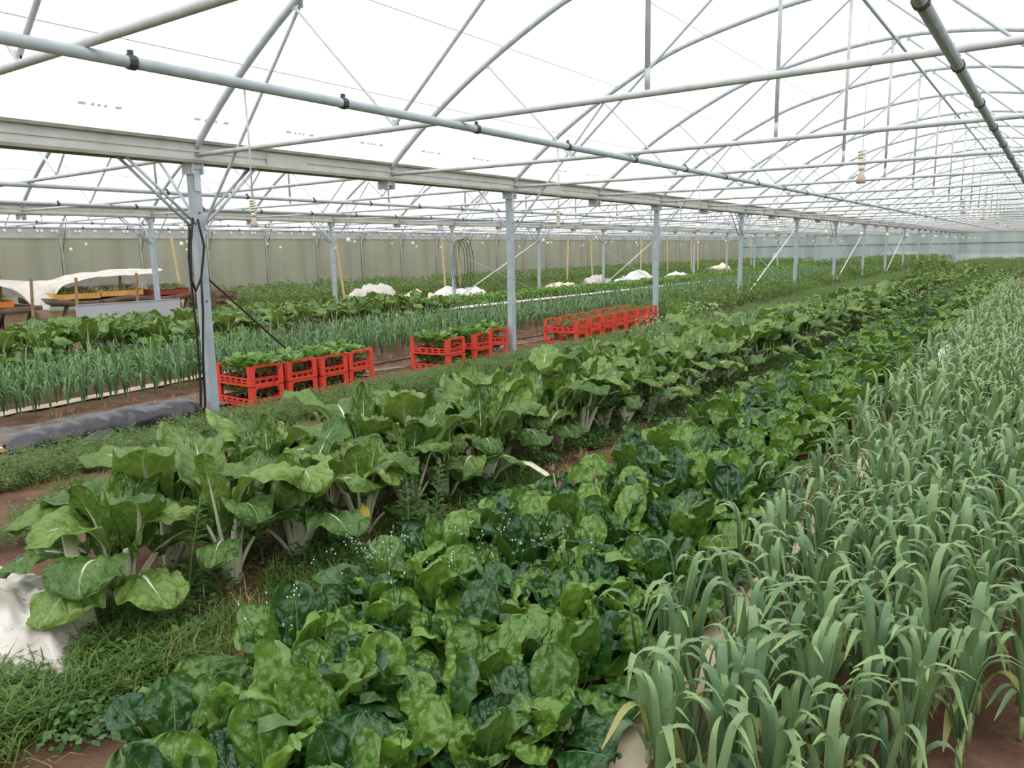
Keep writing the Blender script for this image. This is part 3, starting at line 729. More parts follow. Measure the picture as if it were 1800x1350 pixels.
# potatoes by the left wall
BP = [bush_proto(q, 40, .26, .5, .06, .11) for q in range(5)]
pl = places(2300, -24.3, -17.6, 13.5, 72, 5, .8, 1.15, seed=11, ok=lambda x, y: abs((x*1.25) % 1-.5) < .42)
stuff(link('potato_foliage', scatter_mesh('potato_foliage', BP, pl, 'potato_leaf')), 'dense green potato foliage in front of the translucent left wall', 'potato plants')
pl = places(900, -17.2, -16.2, 20, 70, 5, .4, .7, seed=12)
stuff(link('low_weeds', scatter_mesh('low_weeds', BP, pl, 'potato_leaf')), 'low weeds between the stakes and row two posts', 'weeds')
# low lettuces beyond the onions
LT = [bush_proto(40+q, 34, .17, .2, .09, .13) for q in range(4)]
def np_mesh(name, VF, mat):
    V, F = VF; mb = MB().add(V.tolist(), F.tolist()); return mb.mesh(name, mat)
LTM = [np_mesh('lettuce', q, 'lettuce_leaf') for q in LT]; r = random.Random(41); n = 0
for xr in (-13.9, -14.3, -14.7, -15.1):
    y = 13.2
    while y < 40 and n < 290:
        tag(link('lettuce', r.choice(LTM), None, (xr+r.uniform(-.08, .08), y, 0), (0, 0, r.uniform(0, 6.28)), r.uniform(.85, 1.2)), 'low green lettuce in the rows behind the far white strip', 'lettuce', 'lettuces behind the white strip'); n += 1; y += r.uniform(.33, .45)
stuff(link('far_lettuces', scatter_mesh('far_lettuces', LT, places(420, -15.2, -12.2, 40.5, 70, 4, 1, 1.5, seed=43), 'lettuce_leaf')), 'distant low salad greens between the second posts and onions', 'lettuce')
# herbs and bushes along the post row beyond the crates
fen = [np_mesh('herb', fern_proto(60+q, 34, .5, .85, 14, .018, .09), m) for q, m in enumerate(('fennel_leaf', 'fennel_leaf', 'bush_leaf'))]
bsh = [np_mesh('bush', bush_proto(70+q, 230, .38, .62, .05, .085), m) for q, m in enumerate(('bush_leaf', 'bush_leaf', 'bush_leaf', 'pale_leaf'))]
redl = np_mesh('red_lettuce', bush_proto(90, 50, .22, .26, .08, .12), 'red_lettuce_leaf')
tag(link('fennel_plant', fen[0], None, (-6.1, 14.5, 0), None, 1.0), 'yellow green feathery fennel right beside the farthest red crates', 'fennel')
tag(link('fennel_plant', fen[1], None, (-6.3, 15.5, 0), None, .9), 'yellow green fennel between two darker bushes past the crates', 'fennel')
for q, (x, y) in enumerate(((-5.9, 16.3), (-6.35, 21.6))):
    tag(link('red_lettuce', redl, None, (x, y, 0), (0, 0, q), 1.05), ('dark red lettuce among green herbs past the red crates', 'dark red lettuce under a bush beside the cross brace')[q], 'lettuce')
r = random.Random(47); y = 14.6
while y < 66:
    x = -6.5+r.uniform(-.6, .5)-(.0 if y < 30 else .3)
    tag(link('herb_bush', r.choice(bsh[:3]+fen[2:]), None, (x, y, 0), (0, 0, r.uniform(0, 6.28)), r.uniform(.55, 1.15)), 'green herb bush along the post row past the crates', 'bush', 'herb bushes along the post row'); y += r.uniform(.25, .42)
for q, (x, y, s) in enumerate(((-4.75, 12.2, 1.0), (-5.0, 10.9, .8))):
    tag(link('broad_bean', bsh[3], None, (x, y, 0), (0, 0, q*2), s), ('tall pale green bean plant beside the carrots', 'shorter pale green bean plant beside the carrots')[q], 'bean plant')
stuff(link('far_greens', scatter_mesh('far_greens', BP, places(700, -11.6, -7.9, 46.5, 72, 5, .8, 1.5, seed=51)+places(500, -5.4, -1, 46.5, 72, 5, .5, .9, seed=52), 'potato_leaf')), 'distant mixed green crops near the end wall', 'crops')
stuff(link('herb_groundcover', scatter_mesh('herb_groundcover', BP, places(1000, -7.6, -6.15, 14.3, 46, 5, .3, .75, seed=55), 'potato_leaf')), 'low green herbs covering ground along the post row', 'herbs')
big = np_mesh('artichoke', bush_proto(95, 170, .55, .95, .1, .2), 'bush_leaf')
for q, (x, y) in enumerate(((-4.35, 34), (-4.4, 36.5), (-4.3, 38.5))): tag(link('artichoke_plant', big, None, (x, y, 0), (0, 0, q*2.1), 1.05), 'tall grey green artichoke clump at the end of the chard bed', 'artichoke', 'artichokes at chard bed end')
# ================================================================== OBJECTS
# --- red stacking crates with seedlings ---------------------------------------------
CW, CD, CHT = .40, .60, .215
def end_panel(mat='crate_red'):
    mb = MB(); t = .016; h = CHT; y = CW/2-.004; win = .138; z0, z1 = .08, .188
    arch = [(-win, z1-.055)]+[(-win+.03*(1-math.cos(a)), z1-.055+.055*math.sin(a)) for a in (.4, .8, 1.2, 1.57)]
    arch = arch+[(-a, b) for a, b in arch[::-1]]
    poly = [(-y+.05, h)]+[(-y+.05, h-.012), (-y, h-.012), (-y, z1-.055)]+arch+[(y, z1-.055), (y, h-.012), (y-.05, h-.012), (y-.05, h)]
    top = [(-y, z1-.055)]+arch+[(y, z1-.055), (y, h-.012), (y-.05, h-.012), (y-.045, h), (-y+.045, h), (-y+.05, h-.012), (-y, h-.012)]
    n = len(arch)
    # left and right uprights, arch beam in strips, mid and bottom bars
    for s_ in (-1, 1):
        mb.box((0, s_*(y+win)/2, (z1-.055)/2), (t, y-win, z1-.055)); mb.box((-.02, s_*(y-.008), h/2-.006), (.055, .014, h-.012))
    for i in range(n-1):
        (a, za), (b, zb) = arch[i], arch[i+1]
        if b-a < 1e-5: continue
        mb.prism([(a, za), (b, zb), (b, h), (a, h)], 'x', -t/2, t/2)
    for s_ in (-1, 1): mb.box((0, s_*(y+win)/2, (z1-.055+h-.012)/2), (t, y-win, h-.012-z1+.055))
    mb.box((0, 0, .068), (t, 2*win, .022)); mb.box((0, 0, .014), (t, 2*win, .028))
    for q in (-.08, 0, .08): mb.box((0, q, .043), (t*.8, .018, .032))
    mb.box((.006, 0, .082), (.018, 2*win+.05, .006))
    return mb.mesh('end_panel', mat)
def side_rail(mat='crate_red'):
    mb = MB(); L = CD-.05
    mb.box((0, 0, .012), (L, .014, .024)); mb.box((0, 0, .078), (L, .014, .018)); mb.box((0, 0, .045), (L, .014, .01))
    for q in np.linspace(-L/2+.03, L/2-.03, 6): mb.box((q, 0, .045), (.03, .013, .06))
    return mb.mesh('side_rail', mat)
def crate_floor(mat='crate_red'):
    mb = MB()
    for q in np.linspace(-CD/2+.02, CD/2-.02, 9): mb.box((q, 0, .01), (.02, CW-.03, .012))
    for q in np.linspace(-CW/2+.03, CW/2-.03, 5): mb.box((0, q, .008), (CD-.04, .016, .01))
    return mb.mesh('slatted_floor', mat)
EP, SR, CF = end_panel(), side_rail(), crate_floor()
TAG = MB().box((0, 0, 0), (.003, .035, .05)).mesh('label_card', 'tag_white')
def crate(x, y, z, rz, label, group=None, tilt=0, card=False):
    t = thing('plastic_crate', label, 'crate', (x, y, z), rz, group); t.rotation_euler = (tilt, 0, rz)
    link('end_panel', EP, t, (CD/2-.01, 0, 0)); link('end_panel', EP, t, (-CD/2+.01, 0, 0), (0, 0, PI))
    for s_ in (-1, 1): link('side_rail', SR, t, (0, s_*(CW/2-.012), 0))
    link('slatted_floor', CF, t)
    if card: link('label_card', TAG, t, (CD/2+.0, .165, .06))
    return t
def seedling_mesh(seed, n=9, big=1.):
    r = random.Random(seed); mb = MB()
    for i in range(n):
        (V, F, UV), (S, SF) = leaf_geo(.06*big, r.uniform(.08, .12)*big, r.uniform(.024, .038)*big, R_(r.uniform(5, 35)), R_(r.uniform(10, 50)), R_(r.uniform(60, 120)), seed*7+i, nu=2, nv=6, quilt=.002, ruff=.004, shape='spinach', mid=.4, ws=.003, ts=.002)
        a = i*2.4+r.uniform(-.3, .3); c, s_ = math.cos(a), math.sin(a); T = lambda P: [(x*c-y*s_, x*s_+y*c, z+.02*(i % 3)) for x, y, z in P]
        mb.add(T(V), F, UV).add(T(S), SF, mi=1)
    return mb.mesh('seedling', ['seedling_leaf', 'stem_green'], True)
SEED = [seedling_mesh(1000+q) for q in range(5)]; SEEDB = [seedling_mesh(1100+q, 11, 1.25) for q in range(4)]
SMALL = [np_mesh('seedling_small', bush_proto(120+q, 26, .06, .14, .022, .05), 'bush_leaf') for q in range(3)]
POTM = MB().tube([(0, 0, 0), (0, 0, .06)], [.022, .03], 8).mesh('pot', 'hose_black')
r = random.Random(61)
def fill(x, y, z, rz, meshes, label, group, nx=4, ny=3, sc=1.):
    for i in range(nx):
        for j in range(ny):
            dx = (i+.5)/nx*(CD-.12)-(CD-.12)/2+r.uniform(-.015, .015); dy = (j+.5)/ny*(CW-.1)-(CW-.1)/2
            t = thing('seedling', label, 'seedling', (x+dx*math.cos(rz)-dy*math.sin(rz), y+dx*math.sin(rz)+dy*math.cos(rz), z+.018), r.uniform(0, 6.28), group)
            link('foliage', r.choice(meshes), t, (0, 0, .045), None, sc*r.uniform(.85, 1.15)); link('pot', POTM, t)
def stack(x, y, rz, lo, hi, glo, ghi, meshes, sl, sg, sc, tilt=0, card=False, nx=4, ny=3):
    crate(x, y, .0, rz, lo, glo, tilt, card); crate(x-math.sin(rz)*0-.0, y-tilt*CHT, CHT*.985, rz, hi, ghi, tilt)
    fill(x, y, 0, rz, meshes, sl+' in lower crates', sg+', lower', nx, ny, sc*.8); fill(x, y-tilt*CHT, CHT*.985, rz, meshes, sl+' in upper crates', sg+', upper', nx, ny, sc)
for i, (x, y, rz) in enumerate(((-6.78, 4.95, -.05), (-6.76, 5.375, .0), (-6.74, 5.80, .02), (-6.76, 6.225, .03))):
    first = i == 0
    stack(x, y, rz, 'red plastic crate on the ground right beside the hose post' if first else 'lower red crate in the stack row nearest the hose post',
          'upper red crate stacked right beside the hose post, leaves spilling out' if first else 'upper red crate in the stack row nearest the hose post',
          None if first else 'lower red crates near the hose post', None if first else 'upper red crates near the hose post', SEEDB, 'broad leaved seedling beside the hose post', 'seedlings near the hose post', 1.12)
for i, (x, y, rz, tl) in enumerate(((-6.58, 7.72, .1, 0), (-6.62, 8.36, .02, 0), (-6.78, 8.98, -.12, -.07))):
    nm = ('first and widest spaced', 'middle', 'tilted')[i]
    stack(x, y, rz, 'lower red crate, %s of three stacks by second post' % ('nearest the black rod' if i == 0 else nm), 'upper red crate, %s of three stacks by second post' % ('nearest the black rod' if i == 0 else nm), None, None, SEEDB, 'pale broad leaved seedling beside second post', 'seedlings beside the second post', 1.08, tl, i == 0)
for i in range(7):
    x, y, rz = -6.42-.035*i, 10.72+.52*i, (.05, .02, 0, -.03, -.05, -.02, 0)[i]
    stack(x, y, rz, 'lower red crate in the longest row of crates beside fennel', 'upper red crate in the longest row of crates beside fennel', 'lower crates of longest row', 'upper crates of longest row', SMALL, 'small dark leaved seedling', 'small seedlings in longest crate row', 1.15, 0, i in (0, 1), 4, 2)
    if i in (2, 4, 5, 6):
        t = tag(MB().box((.31, 0, .06), (.012, .26, .1)).box((.32, .03, .07), (.01, .05, .09)).build('dark_pot_tray', 'hose_black', None, loc=(x+.05, y, 0)), 'black plastic pot leaning on the front of long crate row', 'pot', 'black pots along the long crate row')
        link('label_card', TAG, t, (.33, .03, .09), None, 1.6)
crate(-13.9, 10.2, .0, .5, 'single red crate half hidden behind the far chard')
# --- ground covers and strips --------------------------------------------------------
def ribbon(name, path, wd, mat, label, cat, hump=.03, nw=6, seed=0, z=.012, wr=.02, thick=.004):
    mb = MB(); V = []; n = len(path)
    for i, (x, y) in enumerate(path):
        a = Vector(path[max(i-1, 0)]); b = Vector(path[min(i+1, n-1)]); d = (b-a).normalized(); o = Vector((d.y, -d.x))
        for j in range(nw+1):
            u = j/nw*2-1; ww = wd*(1+.25*fbm(i*.35, seed, 0, 1, 2))
            V.append((x+o.x*u*ww, y+o.y*u*ww, z+hump*(1-u*u)*(1+.5*fbm(i*.4, j*.8, seed, 1, 2))+wr*abs(fbm(x, y, seed, 5, 3))))
    F = [(i*(nw+1)+j, i*(nw+1)+j+1, (i+1)*(nw+1)+j+1, (i+1)*(nw+1)+j) for i in range(n-1) for j in range(nw)]
    k = len(V); V += [(x, y, q-thick) for x, y, q in V]; F += [tuple(a+k for a in f[::-1]) for f in F]
    return tag(mb.add(V, F).build(name, mat, None, True), label, cat)
def line(x0, y0, x1, y1, st=.1): 
    n = max(2, int(abs(y1-y0)/st)); return [(x0+(x1-x0)*i/n, y0+(y1-y0)*i/n) for i in range(n+1)]
ribbon('mulch_film_strip', line(-.945, 1.2, -.93, 30, .12), .085, 'cream_film', 'crumpled cream film strip along the left edge of the leeks', 'mulch film', .035, seed=2, wr=.05)
ribbon('mulch_film_strip', line(-8.3, 2.6, -9.3, 9, .15), .09, 'cream_film', 'cream film strip lying under the onions behind the crates', 'mulch film', .02, seed=4)
ribbon('mulch_film_strip', line(-13.35, 12.5, -13.0, 36, .3), .12, 'white_film', 'white film strip between the onions and lettuces', 'mulch film', .03, seed=6)
ribbon('ground_fabric', line(-7.25, 2.0, -7.3, 5.2, .12), .42, 'grey_mulch', 'weathered grey ground fabric beside the black plastic roll', 'ground fabric', .0, 12, seed=8, wr=.015)
ribbon('ground_fabric', line(-1.2, 3.7, -1.16, 4.6, .08), .06, 'grey_mulch', 'torn grey fabric edge between spinach and leeks', 'ground fabric', .01, 4, seed=9, wr=.02)
for q, (x0, y0, x1, y1) in enumerate(((-7.25, 6.6, -6.1, 10.4), (-7.1, 6.9, -6.9, 14.2), (-7.5, 6, -7.4, 16))):
    tag(MB().tube([(x0+(x1-x0)*t+.04*math.sin(t*9+q), y0+(y1-y0)*t, .025) for t in np.linspace(0, 1, 14)], .011, 6).build('drip_hose', 'hose_grey' if q != 2 else 'hose_black', None, True), ('grey drip hose curving past the middle red crates', 'grey drip hose running behind the red crates', 'black drip hose at the front of the onions')[q], 'hose')
# pale pipes and plank at the black roll
tag(MB().tube([(-6.45, 2.2, .03), (-6.28, 2.62, .035), (-6.2, 2.75, .045), (-6.14, 2.79, .07), (-6.10, 2.76, .075), (-6.10, 2.70, .05)], .022, 8).build('pipe_hook', 'hose_grey', None, True), 'pale grey pipe with hooked end beside the black plastic roll', 'pipe')
tag(MB().bar((-7.1, 1.9, .03), (-6.72, 2.62, .03), .06, .03).build('plank', 'stake_wood'), 'pale wooden plank at the end of the black roll', 'plank')
# black plastic roll
mb = MB(); V = []; n, m = 70, 22
for i in range(n+1):
    t = i/n; x = -6.40-.06*math.sin(t*3)-.12*t; yy = 2.48+1.68*t
    rad = (.115+.03*fbm(t*6, 0, 0, 1, 2))*min(1, .35+6*t)*min(1, .5+6*(1-t))
    for j in range(m):
        a = 2*PI*j/m; fo = 1+.16*fbm(t*9+math.sin(a)*.5, math.cos(a)*.8, math.sin(a)*.8, 1.4, 2)+.10*fbm(t*30+math.sin(a), math.cos(a)*2, math.sin(a)*2, 1.5, 2)+.13*abs(math.sin(t*26+a*.9+2*fbm(t*4, 0, 7)))
        V.append((x+math.cos(a)*rad*1.25*fo, yy+.02*math.sin(a*2), max(.0, .095+math.sin(a)*rad*fo*.95)))
mb.add(V, [(i*m+j, i*m+(j+1) % m, (i+1)*m+(j+1) % m, (i+1)*m+j) for i in range(n) for j in range(m)]+[tuple(range(m))[::-1], tuple(range(n*m, n*m+m))])
t = thing('plastic_roll', 'crumpled roll of black plastic film lying beside the hose post', 'plastic roll')
mb.build('roll', 'black_film', t, True)
V = [(-6.22+.1*u-.02*v, 2.55+v*.62, .02+.11*(1-u)*(.3+v*.7)+.02*math.sin(v*9+u*3)) for v in np.linspace(0, 1, 10) for u in np.linspace(0, 1, 5)]
MB().add(V, [(i*5+j, i*5+j+1, (i+1)*5+j+1, (i+1)*5+j) for i in range(9) for j in range(4)]).build('loose_flap', 'black_film', t, True)
# crumpled fleece heaps
def heap(name, x, y, rx, ry, h, label, mat='fleece', seed=0, n=34, sharp=1., rz=0):
    V = []; c, s_ = math.cos(rz), math.sin(rz)
    for i in range(n+1):
        for j in range(n+1):
            u, v = i/n*2-1, j/n*2-1; d = math.hypot(u, v); e = 1+.25*fbm(math.atan2(v, u)*1.2, seed, 0, 1, 2)
            px, py = u*rx*e, v*ry*e; k = max(0., 1-d**2.2)
            z = h*k*(.75+.5*fbm(u*1.5, v*1.5, seed, 1.2, 3))+h*.22*min(1, k*3)*(1-2*abs(fbm(u*1.3+.8*v, v*1.3, seed+4, 1.3, 1)))*sharp+h*.16*min(1, k*3)*abs(fbm(u*2+v, v*2, seed+9, 2.6, 2))
            if d > 1: px, py = px/d, py/d
            V.append((x+px*c-py*s_, y+px*s_+py*c, max(.004, z+.01)))
    mm = n+1
    return tag(MB().add(V, [(i*mm+j, (i+1)*mm+j, (i+1)*mm+j+1, i*mm+j+1) for i in range(n) for j in range(n)]).build(name, mat, None, True), label, 'fleece')
heap('fleece_heap', -3.42, 1.25, .68, .3, .18, 'crumpled white fleece heap beside the chard at bed end', seed=3, n=60, rz=2.95)
for q, (x, y, rx, ry, h, m) in enumerate(((-17.0, 17.0, .8, .9, .62, 'fleece'), (-16.4, 18.3, .6, 1.0, .34, 'cream_film'), (-16.2, 20.2, .5, 1.5, .36, 'white_film'), (-16.1, 26.6, .5, 1.3, .25, 'cream_film'), (-16.4, 30.0, .5, 1.2, .42, 'fleece'), (-16.2, 33.5, .5, 2.0, .42, 'white_film'), (-15.9, 37.5, .4, 1.8, .3, 'white_film'), (-17.2, 47, .8, 1.4, .5, 'cream_film'))):
    heap('row_cover', x, y, rx, ry, h, ('tall folded white row cover heap by second post row', 'cream row cover beside the tall folded heap', 'flat white row cover stretched beside second row post', 'small cream row cover left of the white cross brace', 'peaked fleece bundle among greens by second post row', 'long white row cover lying past the peaked bundle', 'last white row cover along the lettuces', 'cream cover far off beneath the wooden stakes')[q], m, 20+q, 26)
for q in range(7):
    heap('white_film_bundle', -1.0+.1*random.uniform(-1, 1), 9.4+q*.85, .2, .48, .34, 'crumpled white film bundled at the leek bed edge', 'white_film', 50+q, 22, .3)['group'] = 'white film bundles at the leek edge'
# --- seed table with draped fleece ----------------------------------------------------
TX0, TX1 = -17.9, -16.4
def bench(y0, y1, z, label, sag):
    t = thing('seed_bench', label, 'bench', (0, 0, 0)); nx_, ny_ = 6, 14; V = []
    for j in range(ny_+1):
        for i in range(nx_+1):
            u, v = i/nx_, j/ny_; V.append((TX0+(TX1-TX0)*u, y0+(y1-y0)*v, z-sag*abs(math.sin(v*PI*2))*(1-.3*u)))
    k = len(V); F = [(j*(nx_+1)+i, j*(nx_+1)+i+1, (j+1)*(nx_+1)+i+1, (j+1)*(nx_+1)+i) for j in range(ny_) for i in range(nx_)]
    V += [(a, b, c-.12) for a, b, c in V]; F += [tuple(q+k for q in f[::-1]) for f in F]
    m = nx_+1
    F += [(j*m+nx_, (j+1)*m+nx_, (j+1)*m+nx_+k, j*m+nx_+k)[::-1] for j in range(ny_)]+[(i, i+1, i+1+k, i+k)[::-1] for i in range(nx_)]+[(ny_*m+i, ny_*m+i+1, ny_*m+i+1+k, ny_*m+i+k) for i in range(nx_)]
    MB().add(V, F).build('cloth_top', 'brown_cloth', t, True)
    for x in (TX0+.2, TX1-.15):
        for yy in np.linspace(y0+.25, y1-.25, 3): MB().bar((x, yy-.12, 0), (x, yy+.1, z-.1), .05, .05).build('leg', 'grey_wood', t)
    return t
bench(4.6, 7.3, .62, 'low cloth covered bench holding orange tray of seedlings', .02)
bench(7.5, 10.7, .74, 'sagging cloth covered bench with yellow and red trays', .12)
tag(MB().tube([(-16.35, 7.1, .28), (-16.35, 7.35, .28)], .26, 18).build('cable_reel', 'grey_wood'), 'brown round drum under the edge of the seed bench', 'drum')
def tray(x, y, z, mat, label, L=.9, Wd=.5):
    t = thing('seed_tray', label, 'tray', (x, y, z)); h = .11
    b = MB().box((0, 0, .01), (Wd, L, .02))
    for s_ in (-1, 1): b.box((s_*Wd/2, 0, h/2), (.025, L, h)); b.box((0, s_*L/2, h/2+.015), (Wd, .025, h+.03))
    b.build('tray_box', mat, t); MB().box((0, 0, .06), (Wd-.04, L-.04, .06)).build('soil_fill', 'soil_far', t)
    pl_ = places(90, -Wd/2+.04, Wd/2-.04, -L/2+.04, L/2-.04, 3, .8, 1.2, .08, int(abs(y)*100))
    stuff(link('sprouts', scatter_mesh('sprouts', [bush_proto(140+q, 10, .04, .16, .014, .05) for q in range(3)], pl_, 'bush_leaf'), t))
for q, (x, y, z, m, l) in enumerate(((-16.7, 6.35, .62, 'crate_orange', 'orange tray of sprouts on the low bench'), (-16.75, 8.05, .70, 'crate_yellow', 'yellow tray of sprouts beside a leaning stake'), (-16.75, 9.0, .72, 'crate_yellow', 'pale yellow tray of sprouts in middle of sagging bench'), (-16.75, 10.1, .68, 'crate_dull_red', 'dull red tray of sprouts behind the second row post'), (-17.5, 8.4, .68, 'crate_yellow', 'yellow tray at the back under the white drape'))):
    tray(x, y, z, m, l)
# stakes carrying the drape and the drape itself
for q, (x, y, h) in enumerate(((-15.9, 6.9, 1.16), (-15.95, 7.75, 1.15), (-15.95, 9.0, 1.2), (-16.0, 10.35, 1.2), (-17.7, 7.1, 1.3), (-17.7, 9.6, 1.25))):
    tag(MB().bar((x, y-.04, 0), (x, y+.03, h), .055, .035).build('drape_stake', 'wood'), 'brown wooden stake standing %s' % ('in front of the seed benches' if q < 4 else 'behind the seed benches'), 'stake', 'stakes %s' % ('before' if q < 4 else 'behind')+' the seed benches')
V = []; ny_, nx_ = 70, 16
for j in range(ny_+1):
    v = j/ny_; yy = 4.4+5.95*v
    for i in range(nx_+1):
        u = i/nx_; x = -17.9+1.35*u; zt = 1.20+.1*math.sin(v*9)+.05*fbm(yy, u*2, 1, 1.2, 2)
        fr = .18*u+(.30*max(0, u-.6)*(1+math.sin(v*17)))
        gap = math.exp(-((yy-7.35)/.28)**2)
        z = zt-fr*.35-(.55*gap*u)+.04*fbm(yy, u*3, 5, 2.5, 3)
        if u < .2: z = .75+(zt-.75)*(u/.2)**.6
        V.append((x+.06*fbm(yy, u, 3, 2, 2), yy, z))
m = nx_+1
tag(MB().add(V, [(j*m+i, j*m+i+1, (j+1)*m+i+1, (j+1)*m+i) for j in range(ny_) for i in range(nx_)]).build('drape_sheet', 'fleece', None, True), 'off white fleece sheet draped over stakes above the seed benches', 'sheet')
tag(MB().box((-15.25, 8.45, .32), (.03, 2.15, .66)).box((-15.24, 8.45, .645), (.04, 2.15, .012)).build('side_panel', 'panel_grey'), 'pale grey plastic panel standing before the sagging bench', 'panel')
pal = thing('pallet_stack', 'grey wooden slat pile at the end of the seed bench', 'wood pile', (-16.6, 11.25, 0))
for q in range(6):
    for s_ in (-.4, 0, .4): MB().box((s_, 0, -.02+q*.13), (.1, .7, .05)).build('slat', 'grey_wood', pal)
    for s_ in (-.3, .3): MB().box((0, s_, 0.035+q*.13), (.95, .08, .06)).build('bearer', 'grey_wood', pal)
# --- wooden stakes in the far bay
for q, (x, y, lean) in enumerate(((-17, 15.75, .12), (-17, 20.4, .06), (-17, 21.2, .1), (-18.2, 11.4, .1), (-17.2, 28.9, -.05), (-17.2, 31.0, .1), (-17.4, 36.5, .0), (-17.4, 39.8, .05), (-17.4, 43.2, .0), (-17.4, 44.2, .0), (-17.4, 49, 0), (-17.4, 54, 0))):
    tag(MB().bar((x, y+lean, 0), (x, y-lean, 2.0), .06, .035).build('bean_stake', 'stake_wood'), ('pale wooden stake leaning beside the tall white cover heap' if q == 0 else 'pale yellow wooden stake standing along the potato bed'), 'stake', None if q == 0 else 'wooden stakes along the potato bed')
# --- hanging bulbs
def helix(r0, h, turns, n): return [(r0*math.cos(2*PI*turns*i/n), r0*math.sin(2*PI*turns*i/n), h*i/n) for i in range(n+1)]
SPI = MB().tube(helix(.022, .1, 5, 60), .0075, 6).tube([(0, 0, -.03), (0, 0, .0)], .02, 8).mesh('lamp_spiral', 'bulb_white', True)
SOC = MB().tube([(0, 0, -.12), (0, 0, -.09), (0, 0, -.06), (0, 0, -.03)], [.03, .032, .018, .014], 10).mesh('lamp_socket', 'socket_brown', True)
SB = MB().tube([(0, 0, -.09), (0, 0, -.07), (0, 0, -.03), (0, 0, 0)], [.012, .03, .034, .012], 10).mesh('bulb', 'bulb_white', True)
CORDM = {}
def bulb(x, y, z0, z, label, group=None, spiral=True, sc=1.):
    t = thing('hanging_bulb', label, 'light bulb', (x, y, z), 0, group); L = round(z0-z, 2)
    if L not in CORDM: CORDM[L] = MB().tube([(0, 0, .03), (.006, 0, L*.5), (0, 0, L)], .0045, 5).mesh('cord', 'cord_white', True)
    link('cord', CORDM[L], t)
    if spiral: link('lamp_spiral', SPI, t, None, None, sc); link('lamp_socket', SOC, t, None, None, sc)
    else: link('bulb', SB, t, None, None, sc)
bulb(-1.97, 10.03, 4.13, 2.42, 'spiral lamp with brown socket on a long cord from the ridge', None, True, 1.7)
for y in (22., 28, 34.7, 42, 50): bulb(-1.97, y, 4.13, 2.4, 'spiral lamp hanging deep along the ridge over the leeks', 'far ridge lamps', True, 1.7)
bulb(-3.39, 2.57, 2.32, 1.72, 'spiral lamp with brown socket hanging beside the hose post', None, True, .62)
bulb(-3.39, 5.55, 2.32, 1.76, 'spiral lamp hanging over carrots between first two posts', None, True, .62)
for q in range(14): bulb(-3.39, 8.6+3*q, 2.32, 1.78, 'small lamp hanging from the pipe above the chard', 'small lamps over the chard', False)
for bi in (1, 2):
    for dx in (-1.5, 1.42):
        for q in range(14): bulb(CEN[bi]+dx, 5.6+3*q+dx*.4, 2.32, 1.78 if q % 2 else 1.95, 'small white lamp hanging '+BAYNM[bi], 'small lamps '+BAYNM[bi], False)
# --- black hoses on the near post
for q, pts in enumerate((
    [(-6.40, 4.16, 1.80), (-6.39, 4.12, 1.5), (-6.40, 4.13, 1.22), (-6.40, 4.14, .8), (-6.40, 4.13, .3), (-6.42, 4.12, .02)],
    [(-6.39, 4.24, 1.84), (-6.37, 4.27, 1.6), (-6.38, 4.22, 1.32), (-6.39, 4.16, 1.2), (-6.38, 4.12, 1.3), (-6.38, 4.14, 1.6), (-6.4, 4.2, 1.85)],
    [(-6.38, 4.22, 1.3), (-6.37, 4.2, 1.0), (-6.38, 4.17, .6), (-6.39, 4.16, .2), (-6.4, 4.15, .01)])):
    tag(MB().tube([Vector(a).lerp(Vector(b), t) for a, b in zip(pts[:-1], pts[1:]) for t in (0, .5)]+[pts[-1]], .011, 7).build('black_hose', 'hose_black', None, True), ('black hose hanging straight down the post to the ground', 'black hose looped over the post brace', 'black hose trailing from the loop to the ground')[q], 'hose')
t = thing('hose_coil', 'coil of dark hose hung on the second row post', 'hose', (-15.62, 19.3, 0))
for q in range(4): MB().tube([(.06+.02*q, .1+(.55+.04*q)*math.sin(a)*.6+.1*q, 1.15+(.72+.03*q)*math.cos(a)) for a in np.linspace(0, 2*PI, 24)], .009, 6).build('loop', 'hose_black', t, True)
# wire hoops in the carrots
for q, (x, y) in enumerate(((-5.95, 5.0), (-5.4, 14.3))):
    tag(MB().tube([(x+.55*math.cos(a), y, .62*math.sin(a)) for a in np.linspace(0, PI, 16)], .0032, 5).build('wire_hoop', 'hose_black', None, True), ('thin dark wire hoop over carrots before the first crates', 'thin dark wire hoop over carrots near the red lettuce')[q], 'hoop')
# white garden chair at the far end
t = thing('garden_chair', 'white plastic garden chair far off near the end wall', 'chair', (-20.6, 70.5, .0), .4)
MB().box((0, 0, .42), (.46, .44, .03)).build('seat', 'plastic_white', t)
for sx in (-.2, .2):
    for sy in (-.19, .19): MB().bar((sx*1.1, sy*1.1, 0), (sx, sy, .42), .05).build('leg', 'plastic_white', t)
    MB().tube([(sx*1.15, -.2, .42), (sx*1.15, -.2, .64), (sx*1.15, .2, .66)], .022, 6).build('armrest', 'plastic_white', t)
MB().tube([(.22*math.cos(a), .24, .5+.42*math.sin(a)) for a in np.linspace(0, PI, 10)], .03, 6).box((0, .24, .56), (.34, .03, .16)).box((0, .24, .74), (.06, .03, .3)).build('backrest', 'plastic_white', t)
